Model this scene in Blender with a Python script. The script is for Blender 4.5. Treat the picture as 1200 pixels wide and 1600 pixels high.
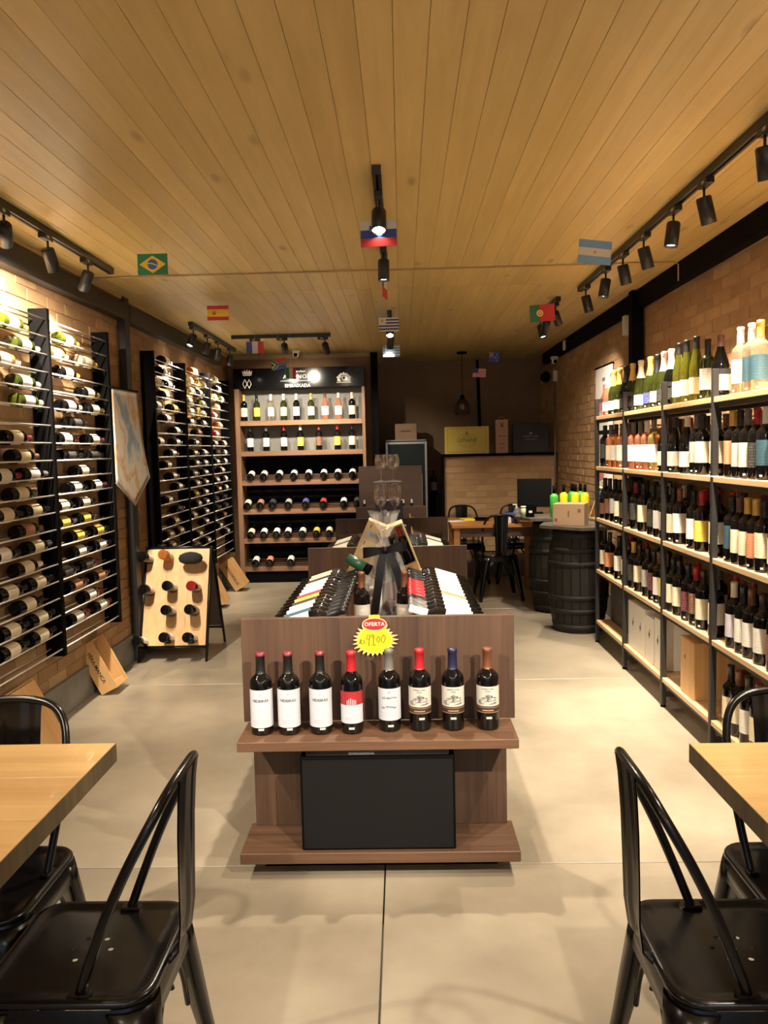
import bpy, bmesh, math, random
from mathutils import Vector, Matrix, Euler
PI=math.pi; R=math.radians
random.seed(7)
for o in list(bpy.data.objects): bpy.data.objects.remove(o)
S=bpy.context.scene; C=S.collection
# ---------------------------------------------------------------- camera
FPX,PIT,YAW,ROL,CH=1250.0,0.0777,-0.0238,0.0225,1.5
def cam_axes():
    cp,sp=math.cos(PIT),math.sin(PIT);cy,sy=math.cos(YAW),math.sin(YAW);cr,sr=math.cos(ROL),math.sin(ROL)
    f=Vector((sy*cp,cy*cp,-sp)); r=Vector((cy,-sy,0)); d=f.cross(r)
    return r*cr+d*sr, d*cr-r*sr, f
cR,cD,cF=cam_axes()
cd=bpy.data.cameras.new('camera'); cam=bpy.data.objects.new('camera',cd); C.objects.link(cam)
m=Matrix((( cR.x,-cD.x,-cF.x,0),( cR.y,-cD.y,-cF.y,0),( cR.z,-cD.z,-cF.z,CH),(0,0,0,1)))
cam.matrix_world=m
cd.sensor_fit='VERTICAL'; cd.sensor_height=36; cd.sensor_width=27; cd.lens=FPX/1600*36; cd.clip_start=.05
S.camera=cam
# ---------------------------------------------------------------- world, exposure
w=bpy.data.worlds.new('world'); S.world=w; w.use_nodes=True
bg=w.node_tree.nodes['Background']; bg.inputs[0].default_value=(.62,.75,1,1); bg.inputs[1].default_value=.30
S.view_settings.view_transform='Standard'; S.view_settings.look='None'; S.view_settings.gamma=1
S.view_settings.use_curve_mapping=False; S.view_settings.exposure=1.35
WARM=(1,.85,.66)
POW=58.0          # watts of one track spot
# ---------------------------------------------------------------- pixel -> plane helpers (used once to survey positions)
def ray(px,py): return cR*(px-600)+cD*(py-800)+cF*FPX
def onX(px,py,x): v=ray(px,py); t=x/v.x; return Vector((x,v.y*t,v.z*t+CH))
def onY(px,py,y): v=ray(px,py); t=y/v.y; return Vector((v.x*t,y,v.z*t+CH))
def onZ(px,py,z): v=ray(px,py); t=(z-CH)/v.z; return Vector((v.x*t,v.y*t,z))
# ---------------------------------------------------------------- materials
MC={}
def nodes(name):
    m=bpy.data.materials.new(name); m.use_nodes=True; nt=m.node_tree; b=nt.nodes['Principled BSDF']; return m,nt,b
def N(nt,t,**k):
    n=nt.nodes.new(t)
    for a,v in k.items():
        if a.startswith('_'): n.inputs[int(a[1:])].default_value=v
        else: setattr(n,a,v)
    return n
def plain(name,col,rough=.5,metal=0,coat=0,spec=None,trans=0,ior=None,emit=None,es=0,alpha=1,var=.06):
    if name in MC: return MC[name]
    m,nt,b=nodes(name)
    b.inputs['Roughness'].default_value=rough; b.inputs['Metallic'].default_value=metal
    b.inputs['Coat Weight'].default_value=coat
    if spec is not None: b.inputs['Specular IOR Level'].default_value=spec
    b.inputs['Transmission Weight'].default_value=trans
    if ior: b.inputs['IOR'].default_value=ior
    if alpha<1: b.inputs['Alpha'].default_value=alpha
    if emit: b.inputs['Emission Color'].default_value=(*emit,1); b.inputs['Emission Strength'].default_value=es
    c=(*col,1)
    if var and not emit:
        tc=N(nt,'ShaderNodeTexCoord'); no=N(nt,'ShaderNodeTexNoise'); no.inputs['Scale'].default_value=9; no.inputs['Detail'].default_value=3
        mr=N(nt,'ShaderNodeMapRange'); mr.inputs[3].default_value=1-var; mr.inputs[4].default_value=1+var
        mx=N(nt,'ShaderNodeVectorMath',operation='SCALE'); mx.inputs[0].default_value=col
        nt.links.new(tc.outputs['Object'],no.inputs['Vector']); nt.links.new(no.outputs[0],mr.inputs[0])
        nt.links.new(mr.outputs[0],mx.inputs['Scale']); nt.links.new(mx.outputs[0],b.inputs['Base Color'])
    else: b.inputs['Base Color'].default_value=c
    MC[name]=m; return m
def wood(name,c1,c2,scale=1,axis='X',rough=.45,bump=.15,rnd=.0,knots=0,coat=0,fine=38):
    if name in MC: return MC[name]
    m,nt,b=nodes(name); L=nt.links.new
    tc=N(nt,'ShaderNodeTexCoord'); oi=N(nt,'ShaderNodeObjectInfo'); ad=N(nt,'ShaderNodeVectorMath',operation='ADD')
    sc=N(nt,'ShaderNodeVectorMath',operation='SCALE'); sc.inputs['Scale'].default_value=37
    cb=N(nt,'ShaderNodeCombineXYZ'); L(oi.outputs['Random'],cb.inputs[0]);L(oi.outputs['Random'],cb.inputs[1]);L(oi.outputs['Random'],cb.inputs[2])
    L(cb.outputs[0],sc.inputs[0]); L(tc.outputs['Object'],ad.inputs[0]); L(sc.outputs[0],ad.inputs[1])
    mp=N(nt,'ShaderNodeMapping'); s=[fine*scale]*3; s['XYZ'.index(axis)]=1.6*scale; mp.inputs['Scale'].default_value=s
    L(ad.outputs[0],mp.inputs[0])
    no=N(nt,'ShaderNodeTexNoise'); no.inputs['Scale'].default_value=1; no.inputs['Detail'].default_value=6; no.inputs['Roughness'].default_value=.62; no.inputs['Distortion'].default_value=.6
    L(mp.outputs[0],no.inputs['Vector'])
    mp2=N(nt,'ShaderNodeMapping'); s=[7*scale]*3; s['XYZ'.index(axis)]=.5*scale; mp2.inputs['Scale'].default_value=s; L(ad.outputs[0],mp2.inputs[0])
    n2=N(nt,'ShaderNodeTexNoise'); n2.inputs['Scale'].default_value=1; n2.inputs['Detail'].default_value=3; L(mp2.outputs[0],n2.inputs['Vector'])
    mx=N(nt,'ShaderNodeMix',data_type='FLOAT'); mx.inputs[0].default_value=.5; L(no.outputs[0],mx.inputs[2]); L(n2.outputs[0],mx.inputs[3])
    cr=N(nt,'ShaderNodeValToRGB'); cr.color_ramp.elements[0].position=.34; cr.color_ramp.elements[1].position=.66
    cr.color_ramp.elements[0].color=(*c2,1); cr.color_ramp.elements[1].color=(*c1,1); L(mx.outputs[0],cr.inputs[0])
    out=cr.outputs[0]
    if knots:
        mp3=N(nt,'ShaderNodeMapping'); s=[5.0]*3; s['XYZ'.index(axis)]=1.7; mp3.inputs['Scale'].default_value=s; L(ad.outputs[0],mp3.inputs[0])
        vo=N(nt,'ShaderNodeTexVoronoi'); vo.inputs['Scale'].default_value=knots; L(mp3.outputs[0],vo.inputs['Vector'])
        r2=N(nt,'ShaderNodeValToRGB'); r2.color_ramp.elements[0].position=.03; r2.color_ramp.elements[0].color=(.35,.3,.24,1); r2.color_ramp.elements[1].position=.12; r2.color_ramp.elements[1].color=(1,1,1,1)
        L(vo.outputs['Distance'],r2.inputs[0]); mm=N(nt,'ShaderNodeMix',data_type='RGBA',blend_type='MULTIPLY'); mm.inputs[0].default_value=.7
        L(out,mm.inputs[6]); L(r2.outputs[0],mm.inputs[7]); out=mm.outputs[2]
    if rnd:
        mr=N(nt,'ShaderNodeMapRange'); mr.inputs[3].default_value=1-rnd; mr.inputs[4].default_value=1+rnd; L(oi.outputs['Random'],mr.inputs[0])
        vm=N(nt,'ShaderNodeVectorMath',operation='SCALE'); L(out,vm.inputs[0]); L(mr.outputs[0],vm.inputs['Scale']); out=vm.outputs[0]
    L(out,b.inputs['Base Color']); b.inputs['Roughness'].default_value=rough; b.inputs['Coat Weight'].default_value=coat
    if bump:
        bp=N(nt,'ShaderNodeBump'); bp.inputs['Strength'].default_value=bump; bp.inputs['Distance'].default_value=.002; L(no.outputs[0],bp.inputs['Height']); L(bp.outputs[0],b.inputs['Normal'])
    MC[name]=m; return m
def rough_stone(name,c1,c2,scale=3,fine=60,rough=.6,bump=.3,rnd=0,detail=6,c3=None):
    if name in MC: return MC[name]
    m,nt,b=nodes(name); L=nt.links.new
    tc=N(nt,'ShaderNodeTexCoord'); oi=N(nt,'ShaderNodeObjectInfo')
    cb=N(nt,'ShaderNodeCombineXYZ'); sc=N(nt,'ShaderNodeVectorMath',operation='SCALE'); sc.inputs['Scale'].default_value=53 if rnd else 0
    L(oi.outputs['Random'],cb.inputs[0]);L(oi.outputs['Random'],cb.inputs[1]); L(cb.outputs[0],sc.inputs[0])
    ad=N(nt,'ShaderNodeVectorMath',operation='ADD'); L(tc.outputs['Object'],ad.inputs[0]); L(sc.outputs[0],ad.inputs[1])
    no=N(nt,'ShaderNodeTexNoise'); no.inputs['Scale'].default_value=scale; no.inputs['Detail'].default_value=detail; no.inputs['Roughness'].default_value=.6; L(ad.outputs[0],no.inputs['Vector'])
    cr=N(nt,'ShaderNodeValToRGB'); cr.color_ramp.elements[0].position=.33; cr.color_ramp.elements[1].position=.68
    cr.color_ramp.elements[0].color=(*c2,1); cr.color_ramp.elements[1].color=(*c1,1); L(no.outputs[0],cr.inputs[0])
    if c3: e=cr.color_ramp.elements.new(.5); e.color=(*c3,1)
    out=cr.outputs[0]
    if rnd:
        mr=N(nt,'ShaderNodeMapRange'); mr.inputs[3].default_value=1-rnd; mr.inputs[4].default_value=1+rnd; L(oi.outputs['Random'],mr.inputs[0])
        vm=N(nt,'ShaderNodeVectorMath',operation='SCALE'); L(out,vm.inputs[0]); L(mr.outputs[0],vm.inputs['Scale']); out=vm.outputs[0]
    L(out,b.inputs['Base Color']); b.inputs['Roughness'].default_value=rough
    n2=N(nt,'ShaderNodeTexNoise'); n2.inputs['Scale'].default_value=fine; n2.inputs['Detail'].default_value=4; L(ad.outputs[0],n2.inputs['Vector'])
    bp=N(nt,'ShaderNodeBump'); bp.inputs['Strength'].default_value=bump; bp.inputs['Distance'].default_value=.003; L(n2.outputs[0],bp.inputs['Height']); L(bp.outputs[0],b.inputs['Normal'])
    MC[name]=m; return m
def paper(name,col,ink,dens=.5,pic=None):
    """printed paper label: rows of small print running round the bottle"""
    if name in MC: return MC[name]
    m,nt,b=nodes(name); L=nt.links.new
    tc=N(nt,'ShaderNodeTexCoord'); mp=N(nt,'ShaderNodeMapping'); mp.inputs['Scale'].default_value=(420,420,70); L(tc.outputs['Object'],mp.inputs[0])
    no=N(nt,'ShaderNodeTexNoise'); no.inputs['Scale'].default_value=1; no.inputs['Detail'].default_value=1; L(mp.outputs[0],no.inputs['Vector'])
    sx=N(nt,'ShaderNodeSeparateXYZ'); L(tc.outputs['Object'],sx.inputs[0])
    wv=N(nt,'ShaderNodeMath',operation='SINE'); ml=N(nt,'ShaderNodeMath',operation='MULTIPLY'); ml.inputs[1].default_value=520; L(sx.outputs[2],ml.inputs[0]); L(ml.outputs[0],wv.inputs[0])
    g1=N(nt,'ShaderNodeMath',operation='GREATER_THAN'); g1.inputs[1].default_value=.45; L(wv.outputs[0],g1.inputs[0])
    g2=N(nt,'ShaderNodeMath',operation='GREATER_THAN'); g2.inputs[1].default_value=.54; L(no.outputs[0],g2.inputs[0])
    mu=N(nt,'ShaderNodeMath',operation='MULTIPLY'); L(g1.outputs[0],mu.inputs[0]); L(g2.outputs[0],mu.inputs[1])
    m2=N(nt,'ShaderNodeMath',operation='MULTIPLY'); m2.inputs[1].default_value=dens*.55; L(mu.outputs[0],m2.inputs[0])
    mx=N(nt,'ShaderNodeMix',data_type='RGBA'); mx.inputs[6].default_value=(*col,1); mx.inputs[7].default_value=(*ink,1); L(m2.outputs[0],mx.inputs[0])
    L(mx.outputs[2],b.inputs['Base Color']); b.inputs['Roughness'].default_value=.55
    MC[name]=m; return m
BLK=plain('black_metal',(.014,.014,.016),.32,.6); 
BLKM=plain('black_paint_matt',(.0028,.0026,.0026),.7,0,0,.05)
CHAIR=plain('black_chair_enamel',(.0035,.0035,.0045),.24,0,0,.42)
DARKP=plain('dark_grey_steel',(.032,.030,.029),.5,.2,0,.35)
CHROME=plain('polished_steel_rod',(.86,.84,.80),.32,.55)
SILV=plain('brushed_silver',(.32,.31,.30),.35,.9)
WHITE=plain('white_plastic',(.75,.74,.70),.4)
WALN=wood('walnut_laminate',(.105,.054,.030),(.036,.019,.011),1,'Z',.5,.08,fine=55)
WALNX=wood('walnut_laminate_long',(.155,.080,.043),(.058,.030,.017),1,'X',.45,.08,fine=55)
OAKL=wood('cabinet_oak',(.30,.165,.085),(.16,.082,.042),1,'X',.5,.08)
OAKV=wood('cabinet_oak_upright',(.30,.165,.085),(.16,.082,.042),1,'Z',.5,.08)
PINE=wood('shelf_pine',(.72,.50,.28),(.52,.33,.16),1,'Y',.45,.08)
PINEB=wood('case_pine',(.62,.38,.16),(.46,.25,.09),1,'Z',.55,.1)
PINEY=wood('case_pine_pale',(.80,.62,.30),(.66,.46,.20),1,'Z',.5,.08)
TABW=wood('table_wood',(.60,.39,.165),(.44,.26,.10),1,'X',.35,.06,coat=.25,fine=26)
TABE=wood('table_edge_wood',(.17,.125,.06),(.07,.048,.024),1,'Z',.6,.3,knots=1.5)
CEILW=wood('ceiling_pine',(.70,.535,.225),(.56,.41,.155),1,'Y',.36,.06,rnd=.07,knots=.9,fine=22)
MORT=rough_stone('brick_mortar',(.40,.25,.145),(.32,.195,.11),6,90,.9,.4)
BRK=[rough_stone('brick_%s'%n,a,b,7,70,.85,.5,rnd=.08) for n,a,b in
     (('clay',(.40,.25,.125),(.33,.20,.095)),('sand',(.44,.285,.145),(.37,.235,.115)),('rust',(.36,.215,.105),(.30,.175,.08)))]
FLOORM=rough_stone('polished_concrete',(.375,.325,.245),(.215,.183,.135),1.15,25,.34,.05,rnd=.03,detail=9)
KERB=rough_stone('grey_concrete_kerb',(.22,.21,.18),(.15,.145,.125),4,60,.8,.3)
PLAST=rough_stone('ochre_plaster',(.27,.165,.085),(.22,.13,.066),2,80,.85,.15)
PLASD=rough_stone('brown_plaster',(.22,.15,.082),(.18,.12,.066),2,80,.85,.15)
STONE=rough_stone('dark_slate_top',(.17,.155,.125),(.10,.09,.075),8,60,.35,.3)
BARW=wood('old_barrel_oak',(.020,.016,.012),(.008,.006,.005),1,'Z',.75,.5)
BARH=plain('barrel_hoop_iron',(.02,.018,.016),.65,.3)
G_DARK=plain('dark_bottle_glass',(.003,.003,.003),.05,0,0,.5,var=0)
G_GREEN=plain('green_bottle_glass',(.20,.23,.03),.04,trans=.85,ior=1.45,var=0)
G_OLIVE=plain('deep_olive_bottle_glass',(.022,.028,.005),.05,0,0,.6,var=0)
G_YEL=plain('straw_bottle_glass',(.88,.70,.26),.03,trans=.85,ior=1.4,var=0)
G_AMB=plain('amber_bottle_glass',(.80,.30,.07),.03,trans=.75,ior=1.4,var=0)
G_ROSE=plain('rose_bottle_glass',(.85,.36,.20),.03,trans=.75,ior=1.4,var=0)
G_CLR=plain('clear_bottle_glass',(.93,.84,.62),.02,trans=.9,ior=1.35,var=0)
G_REDW=plain('red_wine_in_clear_glass',(.20,.012,.01),.05,0,1,var=0)
GLASS=plain('wine_glass_crystal',(1,1,1),.0,0,0,1,trans=1,ior=1.5,alpha=.45,var=0)
GL={'dark':G_DARK,'green':G_GREEN,'olive':G_OLIVE,'straw':G_YEL,'amber':G_AMB,'rose':G_ROSE,'clear':G_CLR,'ruby':G_REDW}
GLW={'dark':'dark','green':'green','olive':'olive','straw':'straw-coloured','amber':'amber','rose':'rosé','clear':'clear','ruby':'ruby'}
LC={'white':((.86,.84,.78),(.2,.2,.2)),'cream':((.80,.72,.52),(.25,.18,.1)),'yellow':((.80,.62,.10),(.2,.1,.02)),'grey':((.45,.44,.42),(.1,.1,.1)),
    'red':((.50,.03,.03),(.8,.7,.5)),'blue':((.06,.08,.30),(.8,.8,.8)),'black':((.03,.03,.03),(.5,.45,.3)),'copper':((.42,.22,.12),(.1,.05,.03)),
    'teal':((.035,.085,.11),(.12,.2,.24)),'brown':((.20,.09,.05),(.7,.6,.4)),'lilac':((.62,.58,.68),(.2,.2,.3)),'orange':((.62,.25,.12),(.8,.7,.5)),'plum':((.13,.03,.04),(.7,.6,.6))}
LM={k:paper('label_paper_'+k,a,b,.55) for k,(a,b) in LC.items()}
CC={'black':(.008,.008,.009),'red':(.38,.012,.02),'white':(.82,.80,.74),'gold':(.72,.46,.10),'grey':(.13,.125,.12),'wine':(.16,.015,.03),'copper':(.17,.065,.032),
    'pink':(.85,.55,.42),'blue':(.014,.014,.05),'silver':(.6,.6,.6),'yellow':(.85,.55,.05),'cream':(.80,.72,.55),'brown':(.13,.06,.04)}
CM={k:plain('capsule_'+k,v,.38,.3 if k in('gold','silver','copper','pink') else 0) for k,v in CC.items()}
# ---------------------------------------------------------------- mesh helpers
class MB:
    def __init__(s): s.bm=bmesh.new(); s.mats=[]
    def mi(s,m):
        if m not in s.mats: s.mats.append(m)
        return s.mats.index(m)
    def box(s,c,d,m=None,rot=None,bev=0):
        r=bmesh.ops.create_cube(s.bm,size=1)['verts']
        M=Matrix.Diagonal((*d,1))
        bmesh.ops.transform(s.bm,matrix=M,verts=r)
        f=set(sum([list(v.link_faces) for v in r],[]))
        if bev:
            e=list(set(sum([list(v.link_edges) for v in r],[])))
            g=bmesh.ops.bevel(s.bm,geom=e,offset=bev,segments=1,affect='EDGES'); r=g['verts']; 
            f=set(sum([list(v.link_faces) for v in r],[])); r=list(set(sum([list(x.verts) for x in f],[])))
        M=Matrix.Translation(c)
        if rot: M=M@Euler(rot).to_matrix().to_4x4()
        bmesh.ops.transform(s.bm,matrix=M,verts=r)
        i=s.mi(m) if m else 0
        for x in f: x.material_index=i
        return s
    def b2(s,x0,x1,y0,y1,z0,z1,m=None,bev=0): return s.box(((x0+x1)/2,(y0+y1)/2,(z0+z1)/2),(abs(x1-x0),abs(y1-y0),abs(z1-z0)),m,None,bev)
    def lathe(s,prof,seg=20,m=None,M=None,smooth=True,a0=0,a1=2*PI,close=True):
        full=abs(a1-a0-2*PI)<1e-6; n=seg if full else seg+1
        rings=[]
        for r,z in prof:
            if r<1e-6 and full: rings.append([s.bm.verts.new((0,0,z))])
            else: rings.append([s.bm.verts.new((r*math.cos(a0+(a1-a0)*i/seg),r*math.sin(a0+(a1-a0)*i/seg),z)) for i in range(n)])
        i0=s.mi(m) if m else 0; vs=[v for q in rings for v in q]
        for a,b in zip(rings,rings[1:]):
            for i in range(seg):
                j=(i+1)%n if full else i+1
                if len(a)==1 and len(b)==1: continue
                if len(a)==1: q=(a[0],b[j],b[i])
                elif len(b)==1: q=(a[i],a[j],b[0])
                else: q=(a[i],a[j],b[j],b[i])
                f=s.bm.faces.new(q); f.smooth=smooth; f.material_index=i0
        if M is not None: bmesh.ops.transform(s.bm,matrix=M,verts=vs)
        return s
    def tube(s,pts,r,seg=8,m=None,caps=True,closed=False):
        pts=[Vector(p) for p in pts]; n=len(pts); i0=s.mi(m) if m else 0
        rr=r if isinstance(r,(list,tuple)) else [r]*n
        rings=[]; up=None
        for i,p in enumerate(pts):
            if closed: t=(pts[(i+1)%n]-pts[i-1]).normalized()
            else: t=(pts[min(i+1,n-1)]-pts[max(i-1,0)]).normalized()
            if up is None:
                up=Vector((0,0,1)) if abs(t.z)<.9 else Vector((1,0,0))
            u=(up-t*up.dot(t)).normalized(); v=t.cross(u); up=u
            q=rr[i]; q=(q,q) if not isinstance(q,(list,tuple)) else q
            rings.append([s.bm.verts.new(p+u*math.cos(2*PI*k/seg)*q[0]+v*math.sin(2*PI*k/seg)*q[1]) for k in range(seg)])
        pr=list(zip(rings,rings[1:]))+([(rings[-1],rings[0])] if closed else [])
        for a,b in pr:
            for k in range(seg):
                f=s.bm.faces.new((a[k],a[(k+1)%seg],b[(k+1)%seg],b[k])); f.smooth=True; f.material_index=i0
        if caps and not closed:
            f=s.bm.faces.new(rings[0][::-1]); f.material_index=i0
            f=s.bm.faces.new(rings[-1]); f.material_index=i0
        return s
    def prism(s,pts,t0,t1,m=None,plane='XZ'):
        """extrude a 2-D outline; plane XZ extrudes along Y, XY along Z, YZ along X"""
        def P(a,b,t): return {'XZ':(a,t,b),'XY':(a,b,t),'YZ':(t,a,b)}[plane]
        i0=s.mi(m) if m else 0
        A=[s.bm.verts.new(P(a,b,t0)) for a,b in pts]; B=[s.bm.verts.new(P(a,b,t1)) for a,b in pts]
        n=len(pts); fs=[s.bm.faces.new(A),s.bm.faces.new(B[::-1])]
        for i in range(n): fs.append(s.bm.faces.new((A[i],B[i],B[(i+1)%n],A[(i+1)%n])))
        for f in fs: f.material_index=i0
        return s
    def grid(s,fn,nu,nv,m=None,smooth=True,thick=0):
        i0=s.mi(m) if m else 0
        V=[[s.bm.verts.new(fn(i/nu,j/nv)) for j in range(nv+1)] for i in range(nu+1)]
        for i in range(nu):
            for j in range(nv):
                f=s.bm.faces.new((V[i][j],V[i+1][j],V[i+1][j+1],V[i][j+1])); f.smooth=smooth; f.material_index=i0
        return s
    def mesh(s,name):
        bmesh.ops.recalc_face_normals(s.bm,faces=s.bm.faces)
        me=bpy.data.meshes.new(name); s.bm.to_mesh(me); s.bm.free()
        for m in s.mats: me.materials.append(m)
        return me
    def build(s,name,m=None,parent=None,loc=None):
        me=s.mesh(name)
        if m and not me.materials: me.materials.append(m)
        return link(name,me,parent,loc)
def link(name,me,parent=None,loc=None):
    o=bpy.data.objects.new(name,me); C.objects.link(o)
    if parent: o.parent=parent
    if loc is not None: o.location=loc
    return o
def slot(o,m):
    o.material_slots[0].link='OBJECT'; o.material_slots[0].material=m
def empty(name,loc=(0,0,0),rz=0):
    o=bpy.data.objects.new(name,None); C.objects.link(o); o.location=loc; o.rotation_euler=(0,0,rz); o.empty_display_size=.1; return o
def tag(o,label,cat,group=None,kind=None):
    if label and len(label.split())>16: label=label.replace(' from camera','').replace('-coloured','')
    if label: o['label']=label
    if cat: o['category']=cat
    if group: o['group']=group
    if kind: o['kind']=kind
    return o
def struct(o,label=None,cat=None):
    o['kind']='structure'
    if label: o['label']=label
    if cat: o['category']=cat
    return o
def copy_tree(o,parent=None):
    c=o.copy(); C.objects.link(c)
    if parent: c.parent=parent
    for ch in list(o.children): copy_tree(ch,c)
    return c
def frame(base,zd,face):
    z=Vector(zd).normalized(); y=-(Vector(face)-z*Vector(face).dot(z)).normalized(); x=y.cross(z)
    return Matrix(((x.x,y.x,z.x,base[0]),(x.y,y.y,z.y,base[1]),(x.z,y.z,z.z,base[2]),(0,0,0,1)))
TCACHE={}
def text_mesh(txt,size,ext=.0004,spacing=1.0,shear=0,bold=0):
    k=(txt,size,ext,spacing,shear,bold)
    if k in TCACHE: return TCACHE[k].copy()
    cu=bpy.data.curves.new('lettering','FONT'); cu.body=txt; cu.size=size; cu.extrude=ext; cu.align_x='CENTER'; cu.align_y='CENTER'
    cu.space_character=spacing; cu.shear=shear; cu.offset=bold; cu.resolution_u=3
    o=bpy.data.objects.new('lettering',cu); C.objects.link(o); bpy.context.view_layer.update()
    dg=bpy.context.evaluated_depsgraph_get(); me=bpy.data.meshes.new_from_object(o.evaluated_get(dg))
    bpy.data.objects.remove(o); TCACHE[k]=me; return me.copy()
def text(txt,size,mat,M,parent,name='lettering',bend=None,**k):
    """lettering in the local XY plane, placed by matrix M; bend = radius to wrap it round a vertical cylinder"""
    me=text_mesh(txt,size,**k); me.materials.clear(); me.materials.append(mat)
    if bend:
        for v in me.vertices:
            a=v.co.x/bend; rr=bend+v.co.z; v.co=Vector((rr*math.sin(a),-rr*math.cos(a),v.co.y))
    o=link(name,me,parent); o.matrix_local=M; return o
def facing_front(x,y,z): # text standing upright that reads from -Y
    return Matrix.Translation((x,y,z))@Matrix.Rotation(R(90),4,'X')
ORD=['first','second','third','fourth','fifth','sixth','seventh','eighth','ninth','tenth','eleventh','twelfth','thirteenth','fourteenth','fifteenth','sixteenth','seventeenth','eighteenth','nineteenth','twentieth']+['%dth'%i for i in range(21,60)]
ORD[20]='21st';ORD[21]='22nd';ORD[22]='23rd';ORD[30]='31st';ORD[31]='32nd';ORD[32]='33rd'
# ---------------------------------------------------------------- bottle library
BK={
 'bordeaux':dict(r=.0375,h=.300,p=[(0,.004),(.031,0),(.0355,.002),(.0375,.007),(.0375,.188),(.0368,.196),(.0337,.204),(.0272,.212),(.0200,.219),(.0165,.226),(.0152,.237),(.0147,.25),(.0142,.285),(.0156,.286),(.0156,.298),(.013,.300),(0,.300)],c0=.230,lab=(.05,.155)),
 'burgundy':dict(r=.041,h=.298,p=[(0,.004),(.034,0),(.039,.002),(.041,.007),(.041,.135),(.0395,.155),(.035,.178),(.028,.200),(.021,.222),(.0168,.240),(.0150,.258),(.0145,.284),(.0162,.285),(.0162,.296),(.013,.298),(0,.298)],c0=.243,lab=(.035,.115)),
 'sparkling':dict(r=.0435,h=.318,p=[(0,.004),(.036,0),(.041,.003),(.0435,.009),(.0435,.130),(.042,.152),(.037,.176),(.029,.200),(.0225,.225),(.0175,.250),(.0150,.275),(.0150,.285),(.0175,.289),(.0175,.300),(.0185,.303),(.0185,.314),(.014,.318),(0,.318)],c0=.205,lab=(.035,.100)),
 'flute':dict(r=.0365,h=.335,p=[(0,.004),(.031,0),(.0350,.002),(.0365,.007),(.0365,.150),(.0345,.178),(.0300,.206),(.0240,.232),(.0190,.256),(.0158,.280),(.0148,.300),(.0148,.321),(.0158,.322),(.0158,.333),(.013,.335),(0,.335)],c0=.272,lab=(.04,.125)),
}
BMESH={}
def bottle_mesh(k):
    if k not in BMESH: BMESH[k]=MB().lathe(BK[k]['p'],20).mesh('bottle_body'); BMESH[k].materials.append(G_DARK)
    return BMESH[k]
def radius_at(k,z):
    p=BK[k]['p']
    for (r0,z0),(r1,z1) in zip(p[2:],p[3:]):
        if z0<=z<=z1 and z1>z0: return r0+(r1-r0)*(z-z0)/(z1-z0)
    return p[-2][0]
def capsule_mesh(k,c0=None):
    c0=c0 or BK[k]['c0']; q=('cap',k,c0)
    if q not in BMESH:
        h=BK[k]['h']; pr=[(radius_at(k,c0)+.0008,c0)]+[(r+.0008,z) for r,z in BK[k]['p'] if c0<z<h-.0001]+[(.0135,h+.0009),(0,h+.0009)]
        BMESH[q]=MB().lathe(pr,16).mesh('capsule'); BMESH[q].materials.append(CM['black'])
    return BMESH[q]
def label_mesh(k,z0,z1,arc=210):
    q=('lab',k,z0,z1,arc)
    if q not in BMESH:
        r=BK[k]['r']+.0006; a=R(arc/2)
        BMESH[q]=MB().lathe([(r,z0),(r,z1)],14,a0=-PI/2-a,a1=-PI/2+a).mesh('label'); BMESH[q].materials.append(LM['white'])
    return BMESH[q]
def bottle(kind,glass,cap,lab,M,label,group,z=None,arc=210,name='wine_bottle',cat='bottle',c0=None,scale=1):
    o=link(name,bottle_mesh(kind)); slot(o,GL[glass])
    o.matrix_world=M@Matrix.Scale(scale,4) if scale!=1 else M
    tag(o,label,cat,group)
    c=link('capsule',capsule_mesh(kind,c0),o); slot(c,CM[cap])
    if lab:
        z0,z1=z or BK[kind]['lab']; l=link('label',label_mesh(kind,z0,z1,arc),o); slot(l,LM[lab])
    return o
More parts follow.
